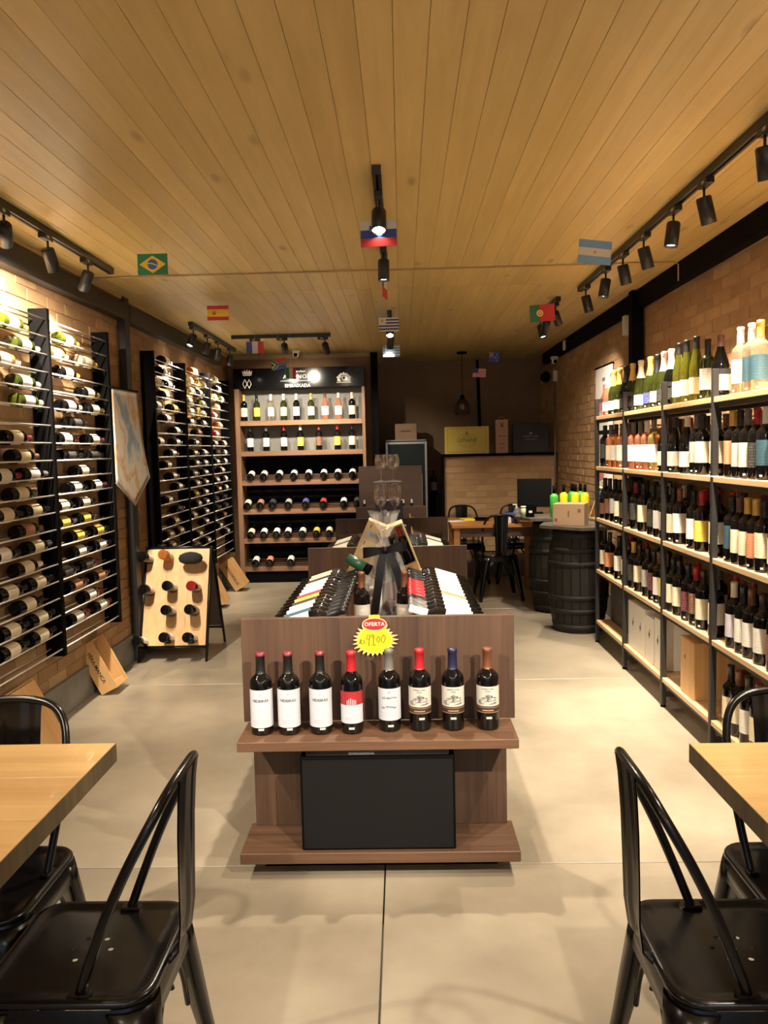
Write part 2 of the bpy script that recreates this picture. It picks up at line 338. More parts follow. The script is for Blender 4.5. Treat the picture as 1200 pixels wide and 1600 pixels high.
# ================================================================ STRUCTURE
def brick_wall(parent,P0,u,n,ulen,z0,z1,keep=290,bl=.238,bh=.065,j=.0065,mats=BRK,seed=3):
    rnd=random.Random(seed); P0=Vector(P0); u=Vector(u); n=Vector(n); up=Vector((0,0,1))
    full=[]; k=0; z=z0
    while z+bh<=z1+.02:
        s=-(bl+j)/2 if k%2 else 0
        while s<ulen:
            a,b=max(s,0),min(s+bl,ulen)
            if b-a>.03: full.append((a,b,z))
            s+=bl+j
        z+=bh+j; k+=1
    def vis(t):
        c=P0+u*((t[0]+t[1])/2)+up*(t[2]+bh/2); d=c-Vector((0,0,CH)); zc=d.dot(cF)
        if zc<.2: return -1
        px=600+FPX*d.dot(cR)/zc; py=800+FPX*d.dot(cD)/zc
        if not(-15<px<1215 and -10<py<1610): return -1
        return abs(n.dot(d.normalized()))*(t[1]-t[0])/zc/zc
    full.sort(key=lambda t:-vis(t))
    def verts(w,pr):  # frustum brick; local x along u, y along n, z up
        h=bh; e=.003
        return [(-w/2,-.02,-h/2),(w/2,-.02,-h/2),(w/2,-.02,h/2),(-w/2,-.02,h/2),(-w/2+e,pr,-h/2+e),(w/2-e,pr,-h/2+e),(w/2-e,pr,h/2-e),(-w/2+e,pr,h/2-e)]
    F=[(3,2,1,0),(4,5,6,7),(0,1,5,4),(1,2,6,5),(2,3,7,6),(3,0,4,7)]
    cache={}; B=Matrix(((u.x,n.x,0,0),(u.y,n.y,0,0),(0,0,1,0),(0,0,0,1)))
    bm=MB(); 
    for i,t in enumerate(full):
        a,b,z=t; w=b-a; c=P0+u*((a+b)/2)+up*(z+bh/2); pr=rnd.choice((0,.0015,.003)); m=rnd.choice(mats)
        if i<keep:
            q=(round(w,3),pr)
            if q not in cache:
                me=bpy.data.meshes.new('brick'); me.from_pydata(verts(w,pr),[],F); me.materials.append(mats[0]); cache[q]=me
            o=link('brick',cache[q],parent); slot(o,m); o.matrix_world=Matrix.Translation(c)@B
        else:
            M=Matrix.Translation(c)@B; vs=[bm.bm.verts.new(M@Vector(v)) for v in verts(w,pr)]; mi=bm.mi(m)
            for f in F: x=bm.bm.faces.new([vs[q] for q in f]); x.material_index=mi
    if len(full)>keep: o=bm.build('brick_courses',parent=parent); o['kind']='stuff'
CEZ=2.62; YF=-2.5; YB=10.4
wl=struct(MB().b2(-2.3,-2.006,YF,9.7,0,CEZ+.05,MORT).build('wall_left'))
brick_wall(wl,(-2.003,YF,0),(0,1,0),(1,0,0),9.4-YF,.20,2.60,290,seed=3)
wr=struct(MB().b2(1.806,2.1,YF,YB+.3,0,CEZ+.05,MORT).build('wall_right'))
brick_wall(wr,(1.803,YF,0),(0,1,0),(-1,0,0),YB-YF,.20,2.60,290,seed=4)
struct(MB().b2(-2.0055,-.34,9.4,9.7,0,CEZ+.05,PLAST).build('wall_back'))
struct(MB().b2(-.34,-.30,9.40,YB+.3,0,CEZ+.05,PLASD).build('wall_alcove_left'))
struct(MB().b2(-.2995,1.8055,YB,YB+.3,0,CEZ+.05,PLASD).build('wall_alcove_back'))
struct(MB().b2(-2.0055,-1.985,YF,9.395,0,.198,KERB,.004).build('baseboard_left'))
struct(MB().b2(1.785,1.8055,YF,YB,0,.198,KERB,.004).build('baseboard_right'))
hw=struct(MB().b2(.49,1.78,9.306,9.42,.20,1.40,MORT).build('wall_partition'))
brick_wall(hw,(.49,9.303,0),(1,0,0),(0,-1,0),1.29,.21,1.385,290,seed=5,mats=[BRK[1],BRK[1],BRK[0]])
struct(MB().b2(.488,1.782,9.27,9.44,0,.199,KERB,.004).build('baseboard_partition'))
struct(MB().b2(.465,1.782,9.26,9.45,1.401,1.43,BLKM,.003).b2(.462,.487,9.27,9.44,.2,1.40,BLKM).build('trim_1'))
# floor slabs
fl=struct(MB().b2(-2.3,2.1,YF,YB+.3,-.2,-.03,KERB).build('floor'))
ys=[YF,.49,2.79,5.09,7.39,9.69,YB+.01]
for a,b in zip(ys,ys[1:]):
    for x0,x1 in ((-2.01,-.09),(-.09,1.81)):
        o=MB().box((0,0,0),(x1-x0-.005,b-a-.005,.03),FLOORM,None,.002).build('slab',parent=fl); o.location=((x0+x1)/2,(a+b)/2,-.015)
# ceiling boards
ce=struct(MB().b2(-2.3,2.1,YF,YB+.3,CEZ+.035,CEZ+.12,BLKM).build('ceiling'))
pw=.0976; secs=[(YF,5.08),(5.08,5.67),(5.67,YB)]
for a,b in secs:
    L=b-a-.004; prof=[(-pw/2+.0004,.03),(-pw/2+.0004,.002),(-pw/2+.0015,0),(pw/2-.0015,0),(pw/2-.0004,.002),(pw/2-.0004,.03)]
    me=MB().prism(prof,-L/2,L/2,CEILW).mesh('ceiling_board')
    for i in range(39):
        o=link('board',me,ce,(-1.953+pw*(i+.5),(a+b)/2,CEZ)); 
struct(MB().b2(-2.0,-1.953,YF,9.4,CEZ-.02,CEZ+.03,CEILW).b2(1.82,1.853,YF,YB,CEZ-.02,CEZ+.03,CEILW).build('trim_2'))
# steel frame of the room
struct(MB().b2(-1.9995,-1.93,YF,5.695,2.455,2.575,DARKP,.002).build('trim_3'))
struct(MB().b2(-1.9995,-1.93,5.805,8.75,2.455,2.575,DARKP,.002).build('trim_4'))
struct(MB().b2(-1.9845,-1.938,5.70,5.80,0,CEZ-.001,DARKP,.002).build('trim_5'))
struct(MB().b2(1.735,1.7995,YF,5.97,2.495,CEZ-.001,BLKM,.002).build('trim_6'))
struct(MB().b2(1.735,1.7995,6.065,9.9,2.495,CEZ-.001,BLKM,.002).build('trim_7'))
struct(MB().b2(1.70,1.784,5.975,6.06,0,CEZ-.002,BLKM,.002).build('trim_8'))
struct(MB().b2(-.3395,-.26,9.30,9.395,0,CEZ-.001,BLKM,.002).build('trim_9'))
# white-wood cornice over the back wall, conduit along the board joint
struct(MB().prism([(9.399,CEZ-.001),(9.34,CEZ-.001),(9.35,CEZ-.012),(9.385,CEZ-.035),(9.399,CEZ-.04)],-1.95,-.345,plain('cornice_pine',(.62,.47,.26),.5),'YZ').build('trim_10'))
struct(MB().tube([(-1.93,5.08,CEZ-.006),(1.70,5.08,CEZ-.006),(1.73,5.08,CEZ-.02),(1.73,5.08,2.50)],.005,6,plain('painted_conduit',(.45,.32,.16),.5)).build('trim_11'))
# ================================================================ TRACK LIGHTS
TRK=plain('track_black',(.018,.017,.017),.4,.2)
LENS=plain('spot_lens_glow',(1,1,1),emit=(1,.86,.66),es=22)
LOFF=plain('spot_lens_dim',(1,1,1),emit=(1,.86,.66),es=5)
def track(x0,y0,x1,y1,label):
    t=empty('ceiling_track',((x0+x1)/2,(y0+y1)/2,CEZ)); tag(t,label,'light track','black ceiling tracks')
    dx,dy=x1-x0,y1-y0; L=math.hypot(dx,dy); t.rotation_euler.z=math.atan2(dy,dx)
    MB().b2(-L/2,L/2,-.017,-.005,-.034,-.0005,TRK).b2(-L/2,L/2,.005,.017,-.034,-.0005,TRK).b2(-L/2,L/2,-.005,.005,-.012,-.0005,TRK).build('rail',parent=t)
    for s in (-1,1): MB().b2(s*L/2-.004,s*L/2+.004,-.018,.018,-.036,-.0005,TRK).build('end_cap',parent=t)
    return t
def head(x,y,aim,label,vert=False,p=1.0,size=74,glow=True,drop=.075):
    t=empty('track_spotlight',(x,y,CEZ-.034),R(90) if not vert else 0)
    rz=t.rotation_euler.z
    tag(t,label,'spotlight','black track spotlights')
    MB().b2(-.05,.05,-.017,.017,-.026,-.0005,TRK,.002).build('adapter',parent=t)
    MB().b2(-.022,.0,-.0185,.0185,-.02,-.008,plain('adapter_latch',(.45,.43,.4),.4)).build('latch',parent=t)
    MB().tube([(.02,0,-.026),(.02,0,-drop)],.0055,8,TRK).build('stem',parent=t)
    piv=Vector((x,y,CEZ-.034))+Matrix.Rotation(rz,3,'Z')@Vector((.02,0,-drop))
    d=(Vector(aim)-piv).normalized(); Q=d.to_track_quat('-Z','Y').to_matrix().to_4x4()
    M=Matrix.Translation(piv)@Q; Mi=(Matrix.Translation((x,y,CEZ-.034))@Matrix.Rotation(rz,4,'Z')).inverted()@M
    h=MB().lathe([(0,.012),(.028,.012),(.0315,.006),(.0315,-.10),(.0285,-.10),(.0285,-.086),(0,-.086)],20,TRK).build('housing',parent=t); h.matrix_local=Mi
    l=MB().lathe([(0,-.0862),(.0284,-.0862)],20,LENS if glow else LOFF).build('lens',parent=t); l.matrix_local=Mi
    ld=bpy.data.lights.new('spot_lamp','SPOT'); ld.energy=POW*p; ld.color=WARM; ld.spot_size=R(size); ld.spot_blend=.75; ld.shadow_soft_size=.022
    lo=bpy.data.objects.new('spot_lamp',ld); C.objects.link(lo); lo.parent=t; lo.matrix_local=Mi@Matrix.Translation((0,0,-.104))
track(1.285,-1.2,1.285,5.80,'long black light track on the ceiling above the right-hand wine shelves')
track(1.20,6.15,1.20,6.95,'short black light track near the back barrels, behind the red and green flag')
track(-1.72,-1.2,-1.72,4.85,'black light track on the ceiling above the near left wall rack')
track(-1.77,6.85,-1.77,8.65,'black light track on the ceiling above the far left wall rack')
track(-1.60,7.72,-.66,7.72,'black light track running crosswise in front of the lettered cabinet')
track(-.077,3.25,-.077,4.65,'short black light track in the middle of the ceiling, nearest the camera')
track(-.077,6.55,-.077,7.6,'short black light track in mid ceiling near the striped flags')
rl=[(.95,(1.15,1.6,.75),1.0),(.1,(-.1,2.86,.66),4.2),(1.9,(.0,2.8,.3),1.3),(2.40,(1.62,3.25,1.4),1.1),(2.884,(1.55,3.15,1.2),1.2),(3.446,(1.60,3.6,1.4),1.1),(3.823,(.95,3.75,0),1.3),(4.282,(1.60,4.4,1.4),1.1),(4.677,(1.60,4.9,1.3),1.1),(5.064,(.85,5.0,0),1.3),(5.60,(1.65,5.9,1.3),1)]
rn=['added outside the frame to brighten the right table','behind the picture edge on the right track','second outside the frame on the right track','third outside the frame on the right track','first in view on the right track, cut by the frame edge','second in view on the right track, glowing brightly','third in view on the right track','fourth in view on the right track','fifth in view, beside the blue and white flag','sixth in view, below the blue and white flag','last on the right track, tilted away']  # first head is added out of view to brighten the right table
for (y,a,p),s in zip(rl,rn): head(1.285,y,a,'black cylinder spotlight, '+s,p=p,size=27 if y<.5 else 74)
for y,a,s in ((6.25,(1.75,7.2,1.5),'right of the red and green flag'),(6.62,(.9,8.0,.5),'tilted, just below the red and green flag'),(6.9,(1.5,6.5,.9),'hanging lowest below the red and green flag')):
    head(1.20,y,a,'black cylinder spotlight on the short back track, '+s,p=.9,glow=False)
ll=[(1.1,(-1.2,1.65,.75),.9),(.1,(-.1,2.86,.66),3.2),(2.3,(-1.4,3.0,.4),.9),(3.534,(-1.97,4.12,2.12),2.3),(3.97,(-1.62,5.3,.45),1.6),(4.475,(-1.97,4.62,2.05),1.3)]
ln=['added outside the frame to brighten the left table','behind the camera end of the left track','out of frame on the left track','bright one at the left picture edge','second in view on the left track','last on the near left track']  # first head is an unseen addition that lifts the left table
for (y,a,p),s in zip(ll,ln): head(-1.72,y,a,'black cylinder spotlight, '+s,p=p,size=27 if y<.5 else 74)
for y,a,s in ((6.92,(-1.97,6.7,1.9),'brightest on the far left track'),(7.42,(-1.97,7.5,1.9),'second on the far left track'),(7.85,(-1.97,8.1,1.8),'third on the far left track'),(8.4,(-1.95,8.4,1.2),'last on the far left track')):
    head(-1.77,y,a,'black cylinder spotlight, '+s,p=.8)
for x,a,s in ((-1.38,(-1.4,9.1,1.5),'behind the blue, white and red tricolour flag'),(-1.12,(-1.15,9.1,1.75),'in the middle of the crosswise track'),(-.73,(-.5,9.1,1.3),'tilted, at the right end of the crosswise track')):
    head(x,7.72,a,'black cylinder spotlight, '+s,vert=True,p=.9,glow=False)
head(-.077,3.50,(-.1,2.2,.0),'black cylinder spotlight, glowing, above the flag with the shield',p=1.3)
head(-.077,4.40,(-.1,4.3,.8),'black cylinder spotlight, mostly hidden behind the flag with the shield',p=1.3)
head(-.077,6.70,(-.077,5.6,.9),'black cylinder spotlight, bright, below the flag with the sun',p=1.1)
head(-.077,7.35,(-.3,7.9,.8),'black cylinder spotlight, tilted, above the flag with the cross',p=.6,glow=False)

# fill pendants added out of view behind the camera to brighten the ceiling
for x,y,s in ((-1.15,-.9,'left'),(1.15,-.9,'right'),(0,-1.9,'middle')):
    t=empty('fill_pendant',(x,y,CEZ)); tag(t,'bare bulb fill pendant added unseen behind the camera, %s one'%s,'lamp','added fill pendants')
    MB().lathe([(0,-.02),(.05,-.02),(.05,-.001),(0,-.001)],16,BLKM).tube([(0,0,-.02),(0,0,-.42)],.003,6,BLKM).lathe([(0,-.49),(.02,-.49),(.02,-.42),(0,-.42)],12,BLKM).build('cord',parent=t)
    MB().lathe([(0,-.60),(.022,-.592),(.034,-.56),(.028,-.52),(.014,-.4905),(0,-.4905)],16,plain('fill_bulb',(1,1,1),emit=(1,.82,.58),es=30)).build('bulb',parent=t)
    ld=bpy.data.lights.new('fill_lamp','POINT'); ld.energy=8; ld.color=WARM; ld.shadow_soft_size=.05; lo=bpy.data.objects.new('fill_lamp',ld); C.objects.link(lo); lo.parent=t; lo.location=(0,0,-.68)
# ================================================================ CHAIRS AND TABLES
def rsq(h,r,n=5,z=0,ys=1):
    pts=[]
    for cx,cy,a0 in ((1,1,0),(-1,1,90),(-1,-1,180),(1,-1,270)):
        for i in range(n+1):
            a=R(a0+90*i/n); pts.append((cx*(h-r)+r*math.cos(a),(cy*(h-r)+r*math.sin(a))*ys,z))
    return pts
def loft(mb,rings,m,cap0=True,cap1=True,smooth=True):
    i0=mb.mi(m); V=[[mb.bm.verts.new(p) for p in r] for r in rings]; n=len(V[0])
    for a,b in zip(V,V[1:]):
        for k in range(n):
            f=mb.bm.faces.new((a[k],a[(k+1)%n],b[(k+1)%n],b[k])); f.smooth=smooth; f.material_index=i0
    if cap0: f=mb.bm.faces.new(V[0][::-1]); f.material_index=i0
    if cap1: f=mb.bm.faces.new(V[-1]); f.material_index=i0
def make_chair():
    t=empty('metal_chair')
    # seat: pressed pan with raised rolled rim, punched with six holes
    mb=MB(); H=.178
    loft(mb,[rsq(H-.034,.04,6,.4435),rsq(H-.010,.056,6,.4440),rsq(H-.006,.058,6,.438),rsq(H,.062,6,.438),rsq(H,.062,6,.446),rsq(H-.005,.058,6,.4515),rsq(H-.016,.050,6,.4515),rsq(H-.024,.044,6,.4465),rsq(H-.045,.03,6,.4455)],CHAIR,True,True)
    seat=mb.build('seat',parent=t)
    cut=MB()
    for hx,hy in ((0,0),(0,.042),(0,-.042),(.036,.021),(-.036,.021),(.036,-.021),(-.036,-.021)): cut.lathe([(0,.40),(.0062,.40),(.0062,.47),(0,.47)],10,CHAIR,Matrix.Translation((hx,hy,0)))
    co=cut.build('cutter'); md=seat.modifiers.new('holes','BOOLEAN'); md.object=co; md.operation='DIFFERENCE'; md.solver='EXACT'
    bpy.context.view_layer.update(); dg=bpy.context.evaluated_depsgraph_get(); me=bpy.data.meshes.new_from_object(seat.evaluated_get(dg))
    seat.modifiers.clear(); seat.data=me; bpy.data.objects.remove(co)
    # skirt under the seat
    mb=MB(); loft(mb,[rsq(H-.004,.06,6,.434),rsq(H+.001,.06,6,.415),rsq(H+.004,.06,6,.385),rsq(H+.001,.06,6,.383),rsq(H-.006,.057,6,.432)],CHAIR,False,False); mb.build('skirt',parent=t)
    # legs: wide folded sheet at the top tapering to a narrow foot, splayed
    for sx in (-1,1):
        for sy in (-1,1):
            mb=MB(); rings=[]
            for z,c,wd,th in ((.428,.150,.058,.020),(.38,.155,.056,.022),(.30,.166,.044,.022),(.18,.183,.032,.019),(.06,.202,.023,.016),(.0,.212,.020,.014)):
                q=[]
                for k in range(12):
                    a=2*PI*k/12; tt=math.cos(a)*wd; rr=math.sin(a)*th-abs(math.cos(a))**2*wd*.35
                    q.append((sx*(c+(rr*.7071)-tt*.7071*1),sy*(c+(rr*.7071)+tt*.7071*1),z))
                rings.append(q)
            loft(mb,rings,CHAIR); lg=mb.build('leg',parent=t)
            MB().lathe([(0,-.0),(.017,-.0),(.018,.012),(.012,.02),(0,.02)],10,BLKM,Matrix.Translation((sx*.205,sy*.205,0))).build('rubber_foot',parent=lg)
    # arched braces between the legs
    for k in range(4):
        pts=[]
        for i in range(13):
            u=-1+2*i/12; pts.append(Matrix.Rotation(R(90*k),3,'Z')@Vector((u*.118,-.168,.405-.17*abs(u)**2.6)))
        MB().tube(pts,.006,6,CHAIR).build('brace',parent=t)
    # back hoop
    side=[(.150,.035,.448),(.158,.062,.52),(.166,.102,.62),(.166,.140,.70),(.158,.172,.76),(.142,.194,.80),(.115,.208,.827),(.07,.216,.842),(0,.219,.846)]
    pts=[Vector(q) for q in side+[(-x,y,z) for x,y,z in side[-2::-1]]]
    for _ in range(2):
        q=[pts[0]]
        for a_,b_ in zip(pts,pts[1:]): q+=[a_*.75+b_*.25,a_*.25+b_*.75]
        pts=q+[pts[-1]]
    mb=MB(); mb.tube(pts,[(.0105,.0105)]*len(pts),10,CHAIR); mb.build('back_hoop',parent=t)
    for s in (-1,1): MB().box((s*.150,.035,.450),(.026,.045,.010),CHAIR,None,.003).build('hoop_foot',parent=t)
    # splat with pressed rib
    sec=[(.175,.443),(.196,.470),(.204,.53),(.206,.62),(.209,.72),(.214,.80),(.219,.842)]
    mb=MB()
    def sp(u,v):
        i=min(int(v*6),5); f=v*6-i; y=sec[i][0]*(1-f)+sec[i+1][0]*f; z=sec[i][1]*(1-f)+sec[i+1][1]*f
        wv=(.050+.022*v); x=(u*2-1)*wv; rib=.005*math.exp(-((abs(x)-wv*.55)/.008)**2)
        return (x,y+rib+.010*(x/wv)**2-.004,z)
    mb.grid(sp,16,12,CHAIR); mb.grid(lambda u,v:tuple(Vector(sp(1-u,v))+Vector((0,.003,0))),16,12,CHAIR); mb.build('splat',parent=t)
    return t
ch=make_chair(); CG='black enamelled metal chairs'
tag(ch,'black metal chair in the left foreground, back to the aisle, drawn to the wooden table','chair',CG)
ch.location=(-.688,1.625,0); ch.rotation_euler.z=R(-90)
for loc,rz,l in (((.672,1.612,0),90,'black metal chair in the right foreground, back to the aisle, drawn to the wooden table'),
  ((-1.07,1.895,0),0,'black metal chair at the far end of the left wooden table, partly under it'),
  ((.985,1.875,0),0,'black metal chair at the far end of the right wooden table, only its hoop showing'),
  ((.93,7.93,0),184,'black metal chair with its back to the camera, in front of the rear desk'),
  ((.70,8.93,0),8,'black metal chair behind the rear desk, at its left half'),
  ((1.25,8.92,0),-6,'black metal chair behind the rear desk, at its right end by the barrels')):
    c=copy_tree(ch); c.location=loc; c.rotation_euler.z=R(rz); c['label']=l
def cafe_table(x0,x1,y0,y1,label):
    t=empty('wooden_table',((x0+x1)/2,(y0+y1)/2,0)); tag(t,label,'table','thick wooden cafe tables')
    w,d=(x1-x0)/2,(y1-y0)/2
    n=4
    for i in range(n):   # glued staves of the top
        a=-d+2*d*i/n; MB().b2(-w,w,a+.0001,a+2*d/n-.0001,.702,.750,TABW,.0003).build('stave',parent=t)
    MB().b2(-w-.002,-w,-d,d,.7025,.7495,TABE).build('end_grain',parent=t); MB().b2(w,w+.002,-d,d,.7025,.7495,TABE).build('end_grain',parent=t)
    MB().b2(-.04,.04,-.04,.04,.012,.69,BLK,.004).build('pedestal',parent=t)
    MB().b2(-.25,.25,-.2,.2,0,.012,BLK,.004).build('base_plate',parent=t); MB().b2(-.2,.2,-.15,.15,.69,.7015,BLK).build('top_plate',parent=t)
cafe_table(-1.60,-.765,1.16,2.025,'light wooden cafe table with knotty edge at the left picture edge')
cafe_table(.706,1.55,1.16,1.968,'golden wooden cafe table at the right picture edge')
# ================================================================ LEFT WALL RACKS
RX=-1.905; RB=-1.972; RZ=[2.24-.0949*k for k in range(20)]
def wall_rack(posts,label):
    t=empty('wall_bottle_rack',(-1.94,posts[0],0)); tag(t,label,'wine rack','rod racks on the left wall')
    L=(-1.94,posts[0],0)
    def ch(o): o.parent=t; o.location=Vector(o.location)-Vector(L); return o
    for y in posts: ch(MB().b2(-1.997,-1.893,y-.0,y+.032,.395,2.30,BLKM,.002).build('upright_board'))
    pm=None
    for a,b in zip(posts,posts[1:]):
        ln=b-a-.036
        me=MB().tube([(0,0,0),(0,ln,0)],.0045,8,CHROME).mesh('rod')
        for z in RZ:
            for x in (RX,RB):
                o=link('rod',me,t); o.location=Vector((x,a+.034,z))-Vector(L)
P1=[3.46,4.33,5.21]; P2=[6.18,7.07,7.98,8.86]
wall_rack(P1,'near wall rack of black boards and steel rods holding lying bottles')
wall_rack(P2,'far wall rack of black boards and steel rods, beyond the map pennant')
bays=[(3.49,4.33,'foremost'),(4.36,5.21,'second'),(6.21,7.07,'third'),(7.10,7.98,'fourth'),(8.01,8.86,'last')]
# surveyed pixel centres of the visible labels: (px, py, glass, label paper, capsule)
D='dark'
rack1=[(15,495,'green','white','gold'),(35,535,'olive','white','white'),(2,557,'straw','white','pink'),(36,593,'olive','white','white'),(41,627,'green','lilac','white'),
(103,532,'green','white','gold'),(78,549,'straw','white','cream'),(133,564,'clear','cream','green' if 0 else 'yellow'),(103,581,D,'white','gold'),(137,611,D,'cream','gold'),(107,632,D,'white','cream'),(151,638,D,'cream','gold'),
(117,660,D,'black','black'),(22,685,D,'cream','wine'),(101,684,D,'white','wine'),(145,685,D,'cream','wine'),(34,715,D,'cream','brown'),(108,711,D,'black','black'),(143,708,D,'black','black'),
(7,746,D,'white','red'),(54,738,D,'white','grey'),(128,735,D,'cream','black'),(31,776,D,'cream','grey'),(117,764,D,'white','black'),(149,757,D,'white','wine'),(102,792,D,'cream','black'),(132,786,D,'cream','black'),(163,780,D,'cream','black'),
(14,811,D,'cream','black'),(61,798,D,'cream','black'),(105,818,D,'yellow','grey'),(135,811,D,'yellow','grey'),(164,803,D,'yellow','grey'),(41,832,D,'copper','copper'),(121,839,D,'yellow','black'),(152,827,D,'yellow','black'),
(3,875,D,'white','black'),(59,857,D,'cream','grey'),(124,863,D,'white','black'),(161,849,D,'white','black'),(40,893,D,'cream','white'),(108,896,D,'black','black'),(134,884,D,'black','wine'),(162,873,D,'black','black'),
(67,912,D,'cream','black'),(16,930,D,'cream','black'),(118,916,D,'copper','brown'),(154,899,D,'copper','brown'),(43,952,D,'cream','black'),(140,931,D,'white','red'),(67,969,D,'cream','black'),(157,949,D,'white','red'),(120,968,D,'white','red'),
(27,991,D,'cream','black'),(79,990,D,'cream','black'),(18,1025,D,'cream','black')]
rack2=[(258,561,D,'white','white'),(254,579,D,'white','white'),(244,593,'straw','white','white'),(262,600,D,'white','white'),(258,615,D,'white','gold'),(245,632,D,'white','white'),(271,637,D,'yellow','yellow'),(260,652,D,'white','white'),(275,672,D,'white','white'),(249,684,D,'white','red'),
(303,579,'amber','white','pink'),(294,593,'straw','white','gold'),(314,598,'straw','white','white'),(297,609,'straw','white','cream'),(311,610,D,'white','white'),(294,625,'straw','white','gold'),(315,629,'green','white','white'),(297,642,'straw','white','gold'),(315,645,'straw','white','white'),(297,654,D,'white','white'),(317,659,D,'white','white'),(309,674,D,'copper','wine'),
(334,590,'straw','white','white'),(340,606,D,'white','white'),(334,621,'straw','white','cream'),(345,622,'green','white','cream'),(338,635,'straw','white','white'),(334,647,'ruby','white','wine'),(342,663,'amber','cream','gold'),(337,677,'ruby','white','wine'),
(275,690,D,'white','white'),(305,691,D,'white','black'),(335,692,D,'cream','black'),(351,692,D,'white','white'),(269,707,D,'white','white'),(303,707,D,'cream','white'),(319,707,D,'white','white'),(339,707,D,'black','grey'),(351,706,D,'white','white'),
(261,724,D,'cream','black'),(306,723,D,'white','white'),(320,722,D,'white','white'),(338,721,D,'white','white'),(351,719,D,'white','black'),(270,743,D,'cream','white'),(303,741,D,'lilac','white'),(320,739,D,'white','white'),(346,735,D,'cream','gold'),
(279,759,D,'white','grey'),(307,756,D,'white','white'),(322,753,D,'white','white'),(338,749,D,'white','white'),(351,747,D,'white','black'),(263,779,D,'white','black'),(305,772,D,'yellow','gold'),(320,768,D,'white','black'),(341,764,D,'cream','black'),(353,761,D,'white','black'),
(279,793,D,'black','pink'),(311,786,D,'white','black'),(325,783,D,'white','black'),(336,778,D,'black','black'),(349,775,D,'black','black'),(273,815,D,'cream','black'),(302,805,D,'white','black'),(321,800,D,'white','black'),(340,793,D,'black','black'),(351,788,D,'black','black'),
(265,836,D,'cream','black'),(281,831,D,'cream','black'),(321,815,D,'white','black'),(349,803,D,'copper','copper'),(311,835,D,'white','black'),(326,843,D,'white','black'),(343,821,D,'white','black'),(354,830,D,'white','black'),(268,849,D,'cream','black'),(307,850,D,'white','black')]
def rack_fill(lst,group):
    rows={}
    for px,py,g,l,c in lst:
        p=onX(px,py,-1.925); k=max(0,min(19,round((2.24+.033-p.z)/.0949)))
        bi=0
        for i,(a,b,n) in enumerate(bays):
            if a-.25<p.y<b+.25 and (abs(p.y-(a+b)/2)<abs(p.y-(bays[bi][0]+bays[bi][1])/2)): bi=i
        rows.setdefault((bi,k),[]).append([p.y-.10,g,l,c])
    n=0
    for (bi,k),v in sorted(rows.items()):
        a,b,bn=bays[bi]; v.sort(key=lambda q:q[0])
        # slide bottles so that they lie end to end inside their bay
        hi=b-.012-.302*1
        for q in v[::-1]: q[0]=min(q[0],hi); hi=q[0]-.305
        lo=a+.006
        for q in v: q[0]=max(q[0],lo); lo=q[0]+.303
        v=[q for q in v if q[0]+.30<=b+.001]
        for i,(y,g,l,c) in enumerate(v):
            kind='bordeaux'; r=.0375
            zc=RZ[k]+math.sqrt((r+.0045)**2-.0335**2)
            M=frame((-1.9385,y,zc+.0004),(0,1,0),(.8,0,.6))
            wh=ORD[i]+' of %d'%len(v) if len(v)>1 else 'alone'
            side=' from the left' if len(v)>1 else ''
            bottle(kind,g,c,l,M,'%s bottle with %s label, %s%s, %s rod down, %s left rack bay'%(GLW[g],l,wh.split(' of')[0] if len(v)>1 else 'lying alone',side,ORD[k],bn),group)
            n+=1
    return n
rack_fill(rack1,'bottles lying in the near left wall rack')
rack_fill(rack2,'bottles lying in the far left wall rack')
# ================================================================ RIGHT SHELVING
SZ=[1.71,1.34,.956,.565,.175]; SY=[3.04,3.79,4.51,5.30,6.05]; SX0,SX1=1.45,1.775
sh=empty('shelving_unit',(1.6,4.5,0)); tag(sh,'long black steel shelving unit with pine shelves full of bottles along the right wall','shelves')
off=Vector((1.6,4.5,0))
def shp(mb,name): o=mb.build(name,parent=sh); o.location=-off; return o
for y in SY:
    for x in (SX0,SX1-.03):
        shp(MB().b2(x,x+.028,y-.014,y+.014,.012,1.84,DARKP,.002),'post'); shp(MB().lathe([(0,0),(.016,0),(.016,.008),(.008,.012),(0,.012)],10,BLKM,Matrix.Translation((x+.014,y,0))),'foot')
    shp(MB().b2(SX0+.029,SX1-.031,y-.012,y+.012,1.815,1.84,DARKP),'top_bar'); shp(MB().b2(SX0+.029,SX1-.031,y-.012,y+.012,.06,.085,DARKP),'bottom_bar')
for a,b in zip(SY,SY[1:]):
    for z in SZ:
        shp(MB().b2(SX0+.002,SX1-.032,a+.016,b-.016,z-.026,z,PINE,.002),'shelf_board')
        shp(MB().b2(SX0+.012,SX0+.030,a+.015,b-.015,z-.046,z-.0265,DARKP),'shelf_rail'); shp(MB().b2(SX1-.058,SX1-.034,a+.015,b-.015,z-.046,z-.0265,DARKP),'shelf_rail')
for y in SY[:-1]: shp(MB().b2(SX0-.001,SX0+.029,y-.0155,y+.0155,1.338,1.344,WHITE),'clip')
BN=['nearest','second','third','farthest']
def bay_of(y):
    for i,(a,b) in enumerate(zip(SY,SY[1:])):
        if a<=y<b: return i
    return 3
LV=['top','second','third','fourth','bottom']
REAR=[]
